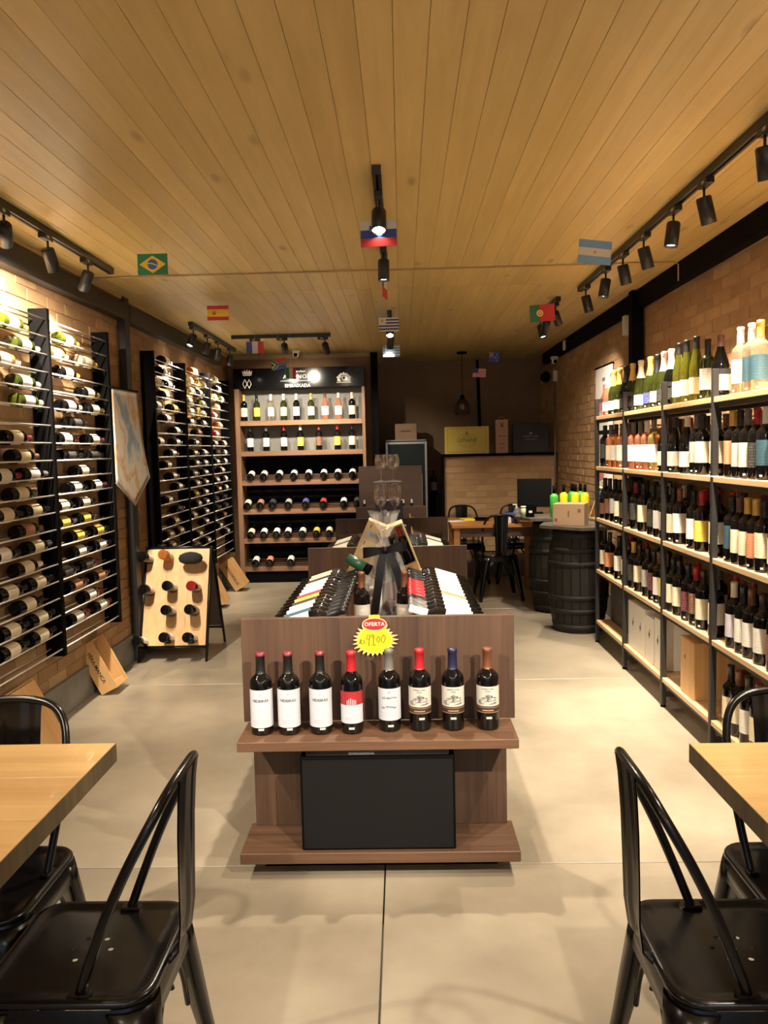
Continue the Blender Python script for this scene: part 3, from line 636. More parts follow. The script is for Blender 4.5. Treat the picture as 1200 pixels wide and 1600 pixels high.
def shelf_row(level,lst,x,row,group):
    """lst of (Y, kind, glass, capsule, label)"""
    lst=sorted(lst,key=lambda q:q[0]); cnt={}
    used=[]
    for y,k,g,c,l in lst:
        r=BK[k]['r']
        bi=bay_of(y); y=max(SY[bi]+.014+r+.002,min(SY[bi+1]-.014-r-.002,y)) if x<1.52 else y
        if used and y-used[-1][0]<r+used[-1][1]+.001: y=used[-1][0]+r+used[-1][1]+.0015
        for py_ in SY:
            if x<1.52 and abs(y-py_)<r+.0155: y=py_+r+.0155
            if row=='rear' and abs(y-py_)<r+.013: y=py_+r+.0135
        bi=bay_of(y)
        if y>SY[-1]-.05: continue
        used.append((y,r)); cnt[bi]=cnt.get(bi,0)+1
        z=None
        if g=='dark' and random.random()<.4 and k=='bordeaux': z=(.06,.165)
        M=frame((x,y,SZ[level]+.0005),(0,0,1),(-1,-.75+random.uniform(-.25,.25),0))
        if row=='rear': REAR.append((k,g,c,l,M,z)); continue
        b=bottle(k,g,c,l,M,'%s bottle, %s label, %s cap, %s from camera, %s right shelf, %s bay'%(GLW[g],l,c,ORD[cnt[bi]-1],LV[level],BN[bi]),group,z)
        if row=='front' and random.random()<.6: t=link('price_tag',tagmesh,b); t.matrix_local=Matrix.Rotation(random.uniform(-.5,.5),4,'Z')@Matrix.Translation((0,-BK[k]['r'],0))
tagmesh=MB().b2(-.006,.006,-.0012,-.0002,.014,.022,plain('price_sticker',(.8,.8,.78),.5)).mesh('price_tag')
top=[(952,576,'sparkling','rose','pink','white'),(961,574,'sparkling','olive','gold','white'),(970,571,'sparkling','olive','gold','white'),(979.5,567,'sparkling','dark','black','black'),(990,567,'sparkling','olive','gold','black'),(1003,558,'sparkling','olive','cream','white'),(1018,557,'sparkling','olive','gold','blue'),(1029,556,'sparkling','olive','black','white'),(1039.6,544,'sparkling','olive','pink','black'),(1051,541,'sparkling','dark','cream','black'),
(1063,542,'flute','green','black','cream'),(1075,537,'flute','green','black','cream'),(1090,531,'flute','green','black','cream'),(1108,517,'bordeaux','olive','black','white'),(1128,517,'burgundy','dark','brown','white'),(1159.5,506,'bordeaux','clear','white','cream'),(1177,502,'bordeaux','clear','white','teal'),(1191,485,'bordeaux','clear','gold','teal')]
tl=[]
for px,py,k,g,c,l in top:
    y=onX(px,py,1.535).y; tl.append((y,k,g,c,l))
shelf_row(0,tl,1.530,'front','bottles standing on the top right shelf')
rnd=random.Random(11)
def seq(level,spec,x,row,group,step):
    """spec: list of (px, kind, glass, cap, label) surveyed in the photo at this level; gaps are filled with dark reds"""
    L=[(onX(px,700,x).y,k,g,c,l) for px,k,g,c,l in spec]; y=3.12
    out=list(L)
    while y<5.98:
        if all(abs(y-q[0])>step*.9 for q in L):
            out.append((y,rnd.choice(['bordeaux','bordeaux','bordeaux','burgundy']),'dark',rnd.choice(['black','black','wine','brown','grey','gold','black','red']),rnd.choice(['white','cream','cream','white','grey','cream','brown','black'])))
        y+=step
    shelf_row(level,out,x,row,group)
B='bordeaux'
L2=[(955,B,'rose','grey','cream'),(963,B,'amber','black','white'),(972,B,'rose','grey','white'),(982,B,'rose','grey','white'),(990,B,'rose','grey','white'),(1001,B,'rose','grey','white'),(1011,B,'rose','white','white'),(1022,B,'straw','grey','white'),
    (1039,'burgundy','dark','white','white'),(1055,'burgundy','dark','black','white'),(1074,'burgundy','dark','cream','white'),(1090,B,'dark','grey','grey'),(1098,B,'dark','black','cream'),(1125,B,'dark','black','cream'),(1145,B,'dark','gold','orange'),(1157,B,'dark','black','grey'),(1169,B,'dark','grey','cream'),(1183,B,'dark','red','black'),(1197,B,'dark','white','teal')]
seq(1,L2,1.500,'front','bottles standing on the second right shelf',.105)
seq(1,[(1037,B,'amber','white','white'),(1062,B,'dark','black','white'),(1071,B,'dark','red','white'),(1134,B,'dark','brown','white'),(1151,B,'dark','gold','white')],1.625,'rear','bottles standing on the second right shelf',.17)
L3=[(953,B,'dark','black','brown'),(961,B,'dark','black','grey'),(968,B,'dark','black','cream'),(984,B,'dark','wine','brown'),(994,B,'dark','wine','black'),(1006,B,'dark','black','cream'),(1021,B,'dark','black','black'),(1041,B,'dark','black','grey'),(1063,B,'dark','copper','white'),(1085,B,'dark','black','white'),(1098,B,'dark','red','yellow'),(1129,B,'dark','black','white'),(1146,B,'dark','black','teal'),(1157,B,'dark','brown','cream'),(1170,B,'dark','gold','cream'),(1183,B,'dark','gold','orange'),(1196,B,'dark','black','cream')]
seq(2,L3,1.500,'front','bottles standing on the third right shelf',.105)
seq(2,[(1044,B,'dark','white','white'),(1071,B,'dark','cream','white'),(1103,B,'dark','red','white')],1.625,'rear','bottles standing on the third right shelf',.17)
L4=[(945,B,'dark','black','cream'),(953,B,'dark','black','orange'),(968,B,'dark','black','white'),(980,B,'dark','copper','cream'),(1000,B,'dark','black','cream'),(1013,B,'dark','black','grey'),(1023,B,'dark','black','plum'),(1041,B,'dark','gold','yellow'),(1063,B,'dark','black','cream'),(1077,B,'dark','black','plum'),(1090,B,'dark','red','brown'),(1101,B,'dark','black','cream'),(1125,B,'dark','grey','white'),(1150,B,'dark','cream','lilac'),(1165,B,'dark','black','white'),(1178,B,'dark','copper','white'),(1196,B,'dark','black','white')]
seq(3,L4,1.500,'front','bottles standing on the fourth right shelf',.105)
seq(3,[(1093,B,'dark','red','white'),(1127,B,'dark','grey','white')],1.625,'rear','bottles standing on the fourth right shelf',.20)
shelf_row(4,[(3.17,B,'dark','red','white'),(3.27,B,'dark','black','white'),(3.37,B,'dark','wine','cream'),(3.47,B,'dark','black','white'),(3.57,B,'dark','copper','cream'),(3.66,B,'dark','black','cream')],1.500,'front','bottles standing on the bottom right shelf')
# the half-hidden second rows, joined
mb=MB()
def add_me(mb,me,M,mat):
    b2=bmesh.new(); b2.from_mesh(me); b2.transform(M); i0=mb.mi(mat)
    vm={v:mb.bm.verts.new(v.co) for v in b2.verts}
    for f in b2.faces: q=mb.bm.faces.new([vm[v] for v in f.verts]); q.smooth=f.smooth; q.material_index=i0
    b2.free()
for k,g,c,l,M,z in REAR:
    add_me(mb,bottle_mesh(k),M,GL[g]); add_me(mb,capsule_mesh(k),M,CM[c]); zz=z or BK[k]['lab']; add_me(mb,label_mesh(k,zz[0],zz[1]),M,LM[l])
o=mb.build('rear_row_bottles'); tag(o,'half hidden rear rows of wine bottles on the right-hand shelves','bottles',kind='stuff')
# boxes on the bottom shelf
def tbox(name,c,d,m,label,cat,rz=0,group=None):
    t=empty(name,c,rz); tag(t,label,cat,group); MB().box((0,0,d[2]/2),d,m,None,.003).build('body',parent=t); return t
z5=SZ[4]+.0005
t=tbox('wooden_wine_case',(1.60,4.16,z5),(.25,.20,.30),PINEB,'plain pale wooden wine case on the bottom right shelf','box'); MB().b2(-.1262,-.125,-.095,.095,.005,.295,PINEB).build('lid',parent=t)
MB().box((-.1268,.03,.20),(.0008,.012,.02),plain('burnt_stamp',(.12,.06,.03),.7)).build('stamp',parent=t)
WBOX=plain('white_crate_paper',(.70,.68,.62),.6); INKM=plain('print_ink_dark',(.05,.04,.04),.6)
for i,(y0,y1,l) in enumerate(((4.60,4.72,'narrow white wine carton nearest on the bottom right shelf'),(4.74,4.90,'middle white wine carton printed with a vine mark, bottom right shelf'),(4.915,5.275,'wide white wine carton printed with two vine marks, bottom right shelf'))):
    t=tbox('wine_carton',(1.60,(y0+y1)/2,z5),(.24,y1-y0-.004,.30-.02*(i==1)),WBOX,l,'box',group='white cartons on the bottom right shelf')
    for dy in ((-.09,.07) if i==2 else (0,)):
        mb=MB(); mb.prism([(dy-.012,.17),(dy,.145),(dy+.012,.17),(dy+.004,.185),(dy-.005,.183)],-.1215,-.1202,INKM,'YZ'); mb.tube([(-.121,dy,.18),(-.121,dy-.008,.2),(-.121,dy-.022,.205)],.0012,5,INKM)
        mb.build('vine_mark',parent=t)
t=tbox('grey_display_panel',(1.58,5.68,z5),(.05,.66,.33),plain('dark_grey_card',(.06,.055,.045),.6),'dark grey flat carton in the farthest bay of the bottom right shelf','box')
MB().box((-.0256,.02,.20),(.0008,.16,.006),plain('faint_grey_print',(.2,.19,.17),.6)).build('printed_line',parent=t)
# ================================================================ CENTRE DISPLAYS
CX=-.105
def gondola(y0,length,label,first=False):
    """walnut island: end panel with two projecting shelves, central trough, sloped side racks"""
    t=empty('wine_display_island',(CX,y0,0)); tag(t,label,'display stand','walnut display islands')
    def p(name,mb): return mb.build(name,parent=t)
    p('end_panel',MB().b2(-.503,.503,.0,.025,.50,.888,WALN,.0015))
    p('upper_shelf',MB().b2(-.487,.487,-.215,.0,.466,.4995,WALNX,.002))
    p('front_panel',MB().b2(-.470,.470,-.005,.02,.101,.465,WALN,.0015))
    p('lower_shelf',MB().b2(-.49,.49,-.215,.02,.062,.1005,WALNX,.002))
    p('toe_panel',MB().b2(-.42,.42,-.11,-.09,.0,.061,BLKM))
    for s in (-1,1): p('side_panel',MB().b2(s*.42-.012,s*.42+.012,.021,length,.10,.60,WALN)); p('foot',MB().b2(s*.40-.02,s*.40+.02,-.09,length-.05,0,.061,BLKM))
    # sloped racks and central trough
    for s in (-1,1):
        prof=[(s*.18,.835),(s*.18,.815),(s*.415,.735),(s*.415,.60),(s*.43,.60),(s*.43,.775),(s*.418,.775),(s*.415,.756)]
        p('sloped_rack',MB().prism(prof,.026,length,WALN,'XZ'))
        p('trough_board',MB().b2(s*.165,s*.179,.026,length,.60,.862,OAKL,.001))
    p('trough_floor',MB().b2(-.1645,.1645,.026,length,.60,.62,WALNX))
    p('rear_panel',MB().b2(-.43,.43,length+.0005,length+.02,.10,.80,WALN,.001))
    return t
g1=gondola(2.90,1.28,'front walnut display island with an offer sign and eight red wines')
g2=gondola(5.02,1.60,'second walnut display island, behind the first, with glasses and gift boxes')
g3=gondola(7.14,.80,'third walnut display island, in front of the dark open cabinet')
# front bottles
fx=[-.519,-.421,-.307,-.196,-.062,.047,.165,.289]; OKP=plain('label_ivory',(.52,.50,.44),.5); INK=plain('label_ink',(.10,.10,.12),.6); INKL=plain('label_ink_soft',(.35,.36,.40),.6)
PWH=plain('label_white',(.50,.53,.60),.5); PRED=plain('label_red',(.33,.018,.022),.5); PGR=plain('label_sketch_grey',(.20,.19,.17),.6); PDK=plain('label_dark_band',(.045,.022,.018),.5); PGD=plain('label_gold_rule',(.45,.30,.16),.5)
FRONT=[('bordeaux','black','V'),('bordeaux','black','V'),('bordeaux','black','V'),('bordeaux','red','R'),('bordeaux','grey','M'),('bordeaux','red','C'),('bordeaux','blue','C'),('bordeaux','copper','C')]
FL=['dark red wine bottle with tall white label, first from the left on the front shelf','dark red wine bottle with tall white label, second from the left on the front shelf','dark red wine bottle with tall white label, third from the left on the front shelf',
 'dark wine bottle with red capsule and half red, half white label, front shelf','dark wine bottle with grey capsule and white horse-sketch label, under the yellow offer star',
 'dark wine bottle with bright red capsule and engraved landscape label, front shelf','dark wine bottle with navy capsule and engraved landscape label, front shelf','dark wine bottle with copper capsule and engraved landscape label, rightmost on the front shelf']
def patch(o,z0,z1,a0,a1,m,dr=.0012,name='label_print',r=.0375):
    me=MB().lathe([(r+dr,z0),(r+dr,z1)],10,m,a0=-PI/2+a0,a1=-PI/2+a1).build(name,parent=o)
for i,(k,cap,st) in enumerate(FRONT):
    z=.4999
    b=bottle(k,'dark',cap,None,Matrix.Translation((fx[i],2.822-.035+.02*(i>3),z))@Matrix.Rotation(R([4,3,1,0,0,-4,-2,-5][i]),4,'Z')@Matrix.Diagonal((1.06,1.06,.968,1)),FL[i],'eight red wines on the front display shelf',c0=.225 if st!='R' else .228)
    if st=='V':
        MB().lathe([(.0165,.290),(.0166,.2985),(.0135,.3016),(0,.3016)],16,CM['wine']).build('capsule_top',parent=b)
        patch(b,.030,.170,-1.45,1.45,PWH,.0006,'label'); R0=.0375+.0008
        text('VIDEIRAS',.0135,INK,Matrix.Translation((0,0,.130)),b,'lettering',bend=R0,bold=.0003)
        text('~',.012,INK,Matrix.Translation((0,0,.154)),b,'lettering',bend=R0)
        for zz,ww in ((.148,.010),(.095,.012),(.072,.008),(.056,.022),(.050,.020),(.044,.022)): patch(b,zz,zz+.0012,-ww/.038,ww/.038,INKL,.0009)
    if st=='R':
        patch(b,.110,.160,-1.3,1.3,PRED,.0006,'label_top'); patch(b,.042,.110,-1.3,1.3,PWH,.0006,'label')
        for q,hh in ((-.35,.018),(-.2,.022),(-.05,.026),(.1,.022),(.25,.02),(.4,.017)): patch(b,.111,.111+hh,q-.03,q+.03,PWH,.0010)
        for zz,ww in ((.098,.014),(.091,.010),(.080,.009),(.062,.020),(.055,.022)): patch(b,zz,zz+.0016,-ww/.038,ww/.038,INKL,.0009)
    if st=='M':
        patch(b,.044,.163,-1.4,1.4,PWH,.0006,'label'); R0=.0375+.0008
        text('LO MATTA',.0105,INK,Matrix.Translation((0,0,.128)),b,'lettering',bend=R0,bold=.0002); text('M',.013,PGR,Matrix.Translation((0,0,.148)),b,'lettering',bend=R0)
        for q in (-.55,-.15,.2,.5):
            patch(b,.096-.012*abs(q),.100-.012*abs(q),q-.18,q+.14,INK,.0010); patch(b,.086,.097,q-.10,q-.06,INKL,.0010); patch(b,.087,.096,q+.08,q+.11,INKL,.0010)
        patch(b,.112,.1135,-.1,.9,INKL,.001)
        for zz,ww in ((.072,.026),(.065,.022),(.058,.024)): patch(b,zz,zz+.0012,-ww/.038,ww/.038,INKL,.0009)
    if st=='C':
        patch(b,.092,.165,-1.4,1.4,OKP,.0006,'label'); patch(b,.066,.090,-1.4,1.4,PDK,.0006,'label_band'); patch(b,.068,.0695,-1.35,1.35,PGD,.0009); patch(b,.0865,.088,-1.35,1.35,PGD,.0009); patch(b,.075,.0785,-.5,.5,PGD,.0009)
        R0=.0375+.0008; text('CAMINO REAL',.0068,PGR,Matrix.Translation((0,0,.156)),b,'lettering',bend=R0,bold=.0001); text('CHILE',.0068,PGR,Matrix.Translation((0,0,.1475)),b,'lettering',bend=R0,bold=.0001)
        rr=random.Random(5)
        for q in range(95):
            a=rr.uniform(-.85,.85); zz=rr.uniform(.098,.138); ww=rr.uniform(.03,.16); hh=rr.uniform(.001,.005)
            if zz>.118+.02*math.cos(a*2.2): continue
            patch(b,zz,zz+hh,a-ww,a+ww,rr.choice([PGR,PGR,INKL,INK]),.0008+.00001*q)
    patch(b,.020 if st!='C' else .045,(.028 if st!='C' else .053),-.25+.1*(i%3),.25+.1*(i%3),OKP,.0009,'price_tag')
# black speaker box below the shelf
t=empty('black_cabinet_speaker',(-.108,2.745,.101)); tag(t,'matt black box speaker under the front display shelf','speaker')
MB().b2(-.27,.27,-.04,.14,0,.335,BLKM,.004).build('body',parent=t)
MB().b2(-.262,.262,-.0425,-.0402,.008,.327,plain('speaker_grille_cloth',(.006,.006,.006),.8,0,0,.15)).build('grille',parent=t)
t=empty('black_media_player',(-.108,2.765,.4365)); tag(t,'glossy black player lying on top of the black speaker','player')
MB().b2(-.25,.25,-.05,.12,0,.022,plain('gloss_black_plastic',(.01,.01,.012),.12),.002).build('body',parent=t); MB().b2(-.10,-.01,-.0508,-.0501,.006,.014,plain('player_display_grey',(.25,.26,.30),.3)).build('display',parent=t)
# OFERTA sign
YEL=plain('sign_yellow',(.60,.50,.008),.5); REDS=plain('sign_red',(.42,.01,.012),.5); OUTL=plain('sign_cream_outline',(.85,.66,.30),.5); MARK=plain('marker_ink',(.03,.03,.02),.6); SWH=plain('sign_white',(.7,.68,.66),.5)
t=empty('offer_sign',(-.113,2.884,.815)); tag(t,'yellow starburst offer sign clipped to the front display island','sign')
rr=random.Random(2)
def star(k,jit): 
    pts=[]; n=26; rr=random.Random(2)
    for i in range(2*n):
        a=2*PI*i/(2*n); rad=(1.0 if i%2==0 else .74)*(1+ (rr.uniform(-.10,.06) if i%2==0 else 0)); pts.append((k*.083*rad*math.cos(a),k*.066*rad*math.sin(a)-.008))
    return pts
MB().prism(star(1,0),-.0015,0,OUTL).build('starburst_edge',parent=t); MB().prism(star(.90,0),-.0022,-.0016,YEL).build('starburst',parent=t)
el=lambda a,b,n=28:[(a*math.cos(2*PI*i/n),b*math.sin(2*PI*i/n)+.050) for i in range(n)]
MB().prism(el(.045,.0245),-.0030,-.0023,OUTL).build('oval_edge',parent=t); MB().prism(el(.042,.0215),-.0036,-.0031,REDS).build('oval',parent=t)
text('OFERTA',.0190,SWH,facing_front(0,-.0040,.050),t,bold=.0003,spacing=1.08); MB().b2(-.02,.02,-.002,.0,.072,.084,YEL).build('clip',parent=t)
mb=MB()
for pts in ([(-.052,-.006),(-.055,-.022)],[(-.053,-.006),(-.047,-.009),(-.053,-.014),(-.046,-.023)],[(-.036,-.007),(-.041,-.012),(-.036,-.017),(-.041,-.022)],
            [(-.024,.012),(-.031,-.004),(-.021,-.006)],[(-.018,.013),(-.022,-.030)],
            [(-.004,.009),(-.010,.012),(-.014,.006),(-.011,.000),(-.005,.003),(-.003,.010),(-.006,-.028),(-.014,-.028)],[(.000,-.023),(-.001,-.030)],
            [(.014,.006),(.008,-.004),(.008,-.014),(.013,-.018),(.018,-.008),(.017,.002),(.014,.006)],[(.032,.010),(.024,-.002),(.024,-.014),(.031,-.020),(.038,-.008),(.039,.004),(.032,.010)]):
    mb.tube([(x,-.0026,z) for x,z in pts],.0011,5,MARK)
mb.build('handwritten_price',parent=t)
# sloped bottles on both sides
def slope_row(yb,y0,y1,side,caps,labs,group,nm,step=.0795):
    n=0; y=y0
    while y<y1:
        x_b=side*.405; a=R(17)
        base=Vector((CX+side*(.408),y,.768+.0+.035)); d=Vector((-side*math.cos(a),0,math.sin(a)))
        f=Vector((side*math.sin(a),0,math.cos(a)))
        l=labs[n%len(labs)]; c=caps[n%len(caps)]
        bottle('bordeaux','dark',c,l,frame(base+Vector((0,0,.010)),d,f+Vector((0,-.25,0))),'dark bottle, %s label, %s cap, %s from camera, %s slope of %s island'%(l,c,ORD[n],'right' if side>0 else 'left',nm),group,z=(.055,.165),arc=200)
        y+=step; n+=1
GR1='bottles lying on the sloped sides of the front island'; GR2='bottles lying on the sloped sides of the second island'
slope_row(0,2.985,4.02,1,['white','grey','grey','black','red','red','red','red','red','black','black','black','black'],['white']*5+['copper','cream','white','grey']+['white']*6,GR1,'front')
slope_row(0,2.985,4.02,-1,['black'],['cream','teal','white','cream','black','yellow','red','lilac','white','white','white','black','cream'],GR1,'front')
slope_row(0,5.105,5.65,1,['black'],['white','cream','cream','white','black'],GR2,'second',.085)
slope_row(0,5.105,5.65,-1,['black','wine'],['cream','white','cream','black','white'],GR2,'second',.085)
# two upright bottles in the trough
for x,l in ((-.195,'left'),(-.0,'right')):
    b=bottle('bordeaux','dark','copper',None,Matrix.Translation((x,3.58,.652)),'dark wine bottle with white script label, copper cap, standing %s behind the front panel'%l,'two upright bottles in the front trough')
    patch(b,.045,.155,-1.4,1.4,OKP,.0006,'label'); text('Amaya',.016,INK,Matrix.Translation((0,0,.105)),b,'lettering',bend=.0385,shear=.35); patch(b,.138,.1395,-.3,.3,INKL,.0009)
t=tbox('walnut_riser',(-.103,3.64,.6205),(.30,.20,.031),WALNX,'low walnut riser under the two upright bottles and gift basket','riser')
# gift package: black box base, magnum, cellophane, ribbon
gx,gy=-.090,3.86
CELLO=plain('cellophane',(.95,.95,.93),.08,0,.5,alpha=.22,var=0); RIB=plain('black_satin_ribbon',(.006,.006,.009),.4,0,0,.3); 
t=empty('gift_package',(gx,gy,.6205)); tag(t,'cellophane wrapped gift with a wine bottle and big black ribbon bow','gift')
MB().b2(-.085,.085,-.075,.075,0,.085,BLKM,.004).build('black_box',parent=t)
mb=MB()
rr=random.Random(9); 
def cel(u,v):
    zz=[.05,.16,.27,.36,.42,.445,.48,.53,.575]; rd=[.098,.100,.092,.070,.040,.017,.022,.045,.060]
    i=min(int(v*8),7); f=v*8-i; z=zz[i]*(1-f)+zz[i+1]*f; r=rd[i]*(1-f)+rd[i+1]*f
    a=2*PI*u; w=1+.10*math.sin(9*a+7*v)+.07*math.sin(17*a-11*v)+(.25*math.sin(7*a) if v>.7 else 0); return (r*w*math.cos(a),r*w*math.sin(a)*.9,z+.012*math.sin(5*a)*(v>.85))
mb.grid(cel,60,34,CELLO,smooth=False); mb.build('cellophane_wrap',parent=t)
o=MB().lathe([(r*1.05,z*1.25) for r,z in BK['bordeaux']['p']],20,G_DARK).build('magnum_bottle',parent=t,loc=(.033,-.01,.0855))
MB().lathe([(.0402,.04),(.0402,.16)],14,plain('plum_label',(.16,.05,.06),.5),a0=-PI/2-1.4,a1=-PI/2+1.4).build('magnum_label',parent=o)
text('MIRAIE',.012,plain('plum_label_print',(.5,.35,.33),.5),Matrix.Translation((0,0,.065)),o,'lettering',bend=.0405)
MB().b2(-.08,-.02,-.05,.02,.0855,.22,plain('gift_card_cream',(.78,.70,.60),.6),.003).build('small_card_box',parent=t)
MB().tube([(-.055,.03,.09),(-.055,.03,.26)],.028,12,plain('gift_tin_grey',(.5,.45,.4),.4)).build('glass_jar',parent=t)
# ribbon: two loops, knot, two tails
mb=MB()
def strip(mb,pts,w,wd=(0,0,1),m=RIB):
    wd=Vector(wd); i0=mb.mi(m); A=[];B_=[]
    for i,p in enumerate(pts):
        p=Vector(p); ww=w[i] if isinstance(w,list) else w
        A.append(mb.bm.verts.new(p-wd*ww/2)); B_.append(mb.bm.verts.new(p+wd*ww/2))
    for i in range(len(pts)-1):
        f=mb.bm.faces.new((A[i],A[i+1],B_[i+1],B_[i])); f.smooth=True; f.material_index=i0
for s in (-1,1):
    pts=[];w=[]
    for i in range(15):
        a=PI*2*i/14; pts.append((s*(.052-.052*math.cos(a)),-.085-.022*math.sin(a)-.01,.405+(.022 if s>0 else -.012)*(1-math.cos(a))/2)); w.append(.022+.030*(1-math.cos(a))/2)
    strip(mb,pts,w)
mb.build('bow',parent=t); MB().lathe([(0,-.018),(.014,-.016),(.018,0),(.014,.016),(0,.018)],10,RIB,Matrix.Translation((0,-.095,.405))).build('bow_knot',parent=t)
for s,pts in ((-1,[(0,-.098,.40),(-.018,-.108,.35),(-.030,-.112,.27),(-.042,-.112,.19),(-.052,-.11,.12),(-.056,-.108,.10)]),(1,[(0,-.098,.40),(.03,-.108,.37),(.055,-.112,.31),(.070,-.112,.25),(.080,-.112,.19)])):
    mb=MB(); strip(mb,pts,.040,(1,0,.12)); mb.build('ribbon_tail',parent=t)
# leaning pine boxes in the trough
def open_case(loc,dim,rot,label,lid=False,mat=PINEY,cat='box',words=None,wsize=.02,wall=.008,front='Z'):
    """box with its opening on local -Y"""
    t=empty('wooden_wine_case',loc); t.rotation_euler=rot; tag(t,label,cat,'pale wooden wine cases'); a,b,c=dim[0]/2,dim[1],dim[2]
    MB().b2(-a,a,b-wall,b,0,c,mat,.001).build('back_board',parent=t)
    for s in (-1,1): MB().b2(s*a,s*(a-wall),0,b-wall-.0002,0,c,mat,.001).build('side_board',parent=t)
    for z in (0,c-wall): MB().b2(-a+wall+.0002,a-wall-.0002,0,b-wall-.0002,z,z+wall,mat,.001).build('end_board',parent=t)
    if lid: MB().b2(-a+.001,a-.001,-.006,-.0003,.006,c-.002,mat,.001).build('lid',parent=t)
    return t
t=open_case((-.235,3.98,.86),(.125,.05,.30),(R(6),R(24),0),'closed pale wine case leaning left beside the gift, with paper labels',True)
MB().b2(-.045,.045,-.0075,-.0062,.215,.255,PWH).build('paper_label',parent=t); MB().b2(-.045,.035,-.0075,-.0062,.15,.20,plain('paper_label_cream',(.85,.75,.45),.6)).build('paper_label',parent=t)
for zz,x in ((.185,-.04),(.275,-.04)): MB().b2(x,x+.004,-.008,-.0076,zz-.012,zz+.010,INKM).build('stamp',parent=t)
MB().b2(-.03,.03,-.008,-.0076,.226,.244,INKL).build('barcode',parent=t)
t=open_case((.045,3.98,.80),(.14,.075,.34),(R(8),R(-20),0),'open pale wine case leaning right beside the gift, red capped bottles inside')
MB().b2(-.064,.064,-.004,-.0003,.004,.13,PINEB,.001).build('front_board',parent=t); MB().b2(-.05,.02,-.0015,.0,.245,.30,INKM).build('black_sticker',parent=t)
for i in range(3):
    b=bottle('bordeaux','dark','red',None,t.matrix_basis@Matrix.Translation((-.040+.04*i,.035,.0105)) if 0 else (Matrix.Translation(t.location)@t.rotation_euler.to_matrix().to_4x4()@Matrix.Translation((-.038+.038*i,.034,.0)) @Matrix.Scale(.62,4)),'small red capped bottle, %s of three inside the open case by the gift'%ORD[i],'three bottles in the open case by the gift')
    b.matrix_world=b.matrix_world@Matrix.Translation((0,0,.11+.05*i))
# green gift tube leaning
t=empty('green_bottle_tube',(-.27,3.80,.985)); t.rotation_euler=(R(10),R(118),0); tag(t,'dark green cylinder box lying tilted over the left trough board','tube')
MB().lathe([(0,0),(.026,0),(.026,.095),(0,.095)],18,plain('dark_green_card',(.02,.09,.05),.35)).build('body',parent=t); MB().lathe([(0,.0955),(.0265,.0955),(.0265,.125),(0,.125)],18,BLKM).build('lid',parent=t)
# open crate board leaning on the left slope
t=empty('leaning_board',(-.30,3.42,.86)); tag(t,'thin pale wooden board leaning over the left bottles and trough','board'); t.rotation_euler=(R(0),R(24),R(-8))
MB().b2(-.003,.003,-.17,.26,-.0,.030,PINEY,.001).build('body',parent=t)
# ---- second island: gift boxes, glasses
PUR=plain('midnight_gift_card',(.035,.025,.055),.45); BLUE=plain('royal_blue_card',(.03,.06,.22),.4)
y=5.55; zt=.6205
t=tbox('tall_dark_gift_box',(-.095,y,zt),(.19,.12,.53),PUR,'tall midnight purple gift box behind the cellophane gift','box')
t=tbox('blue_gift_box',(-.035,5.36,zt),(.112,.11,.37),BLUE,'royal blue gift box standing right in front of the purple box','box'); MB().b2(-.02,.02,-.0565,-.0552,.08,.30,plain('silver_print',(.5,.5,.55),.3,.5)).build('silver_panel',parent=t)
t=tbox('white_gift_box',(-.152,5.36,zt),(.112,.11,.37),WBOX,'white gift box standing left in front of the purple box','box')
def wine_glass(x,y,z,s,sh,label):
    p=[(0,0),(.034,0),(.035,.0015),(.020,.004),(.006,.008),(.0042,.015),(.0040,.070),(.005,.080),(.018,.090),(.031,.107),(.0375,.130),(.0372,.155),(.033,.180),(.0290,.202),(.0272,.202),(.0312,.180),(.0354,.155),(.0357,.131),(.0293,.109),(.0165,.0925),(.004,.086),(0,.0855)]
    o=MB().lathe([(a*s,b*sh) for a,b in p],24,GLASS).build('wine_glass',loc=(x,y,z)); tag(o,label,'wine glass','wine glasses on the second island')
zl=.9910; hl=.202*1.45; zp=zl+hl+.0005
wine_glass(-.148,5.36,zl,1.2,1.45,'large lower left clear wine glass under the glass plate'); wine_glass(-.052,5.36,zl,1.2,1.45,'large lower right clear wine glass under the glass plate')
t=empty('glass_plate',(-.100,5.36,zp)); tag(t,'clear glass plate resting on the rims of the two large wine glasses','plate'); MB().b2(-.095,.095,-.05,.05,0,.006,plain('clear_plate',(.85,.85,.82),.05,trans=.7,var=0),.001).build('sheet',parent=t)
wine_glass(-.142,5.36,zp+.0065,1.12,.88,'small upper left clear wine glass on the glass plate'); wine_glass(-.060,5.36,zp+.0065,1.12,.88,'small upper right clear wine glass on the glass plate')
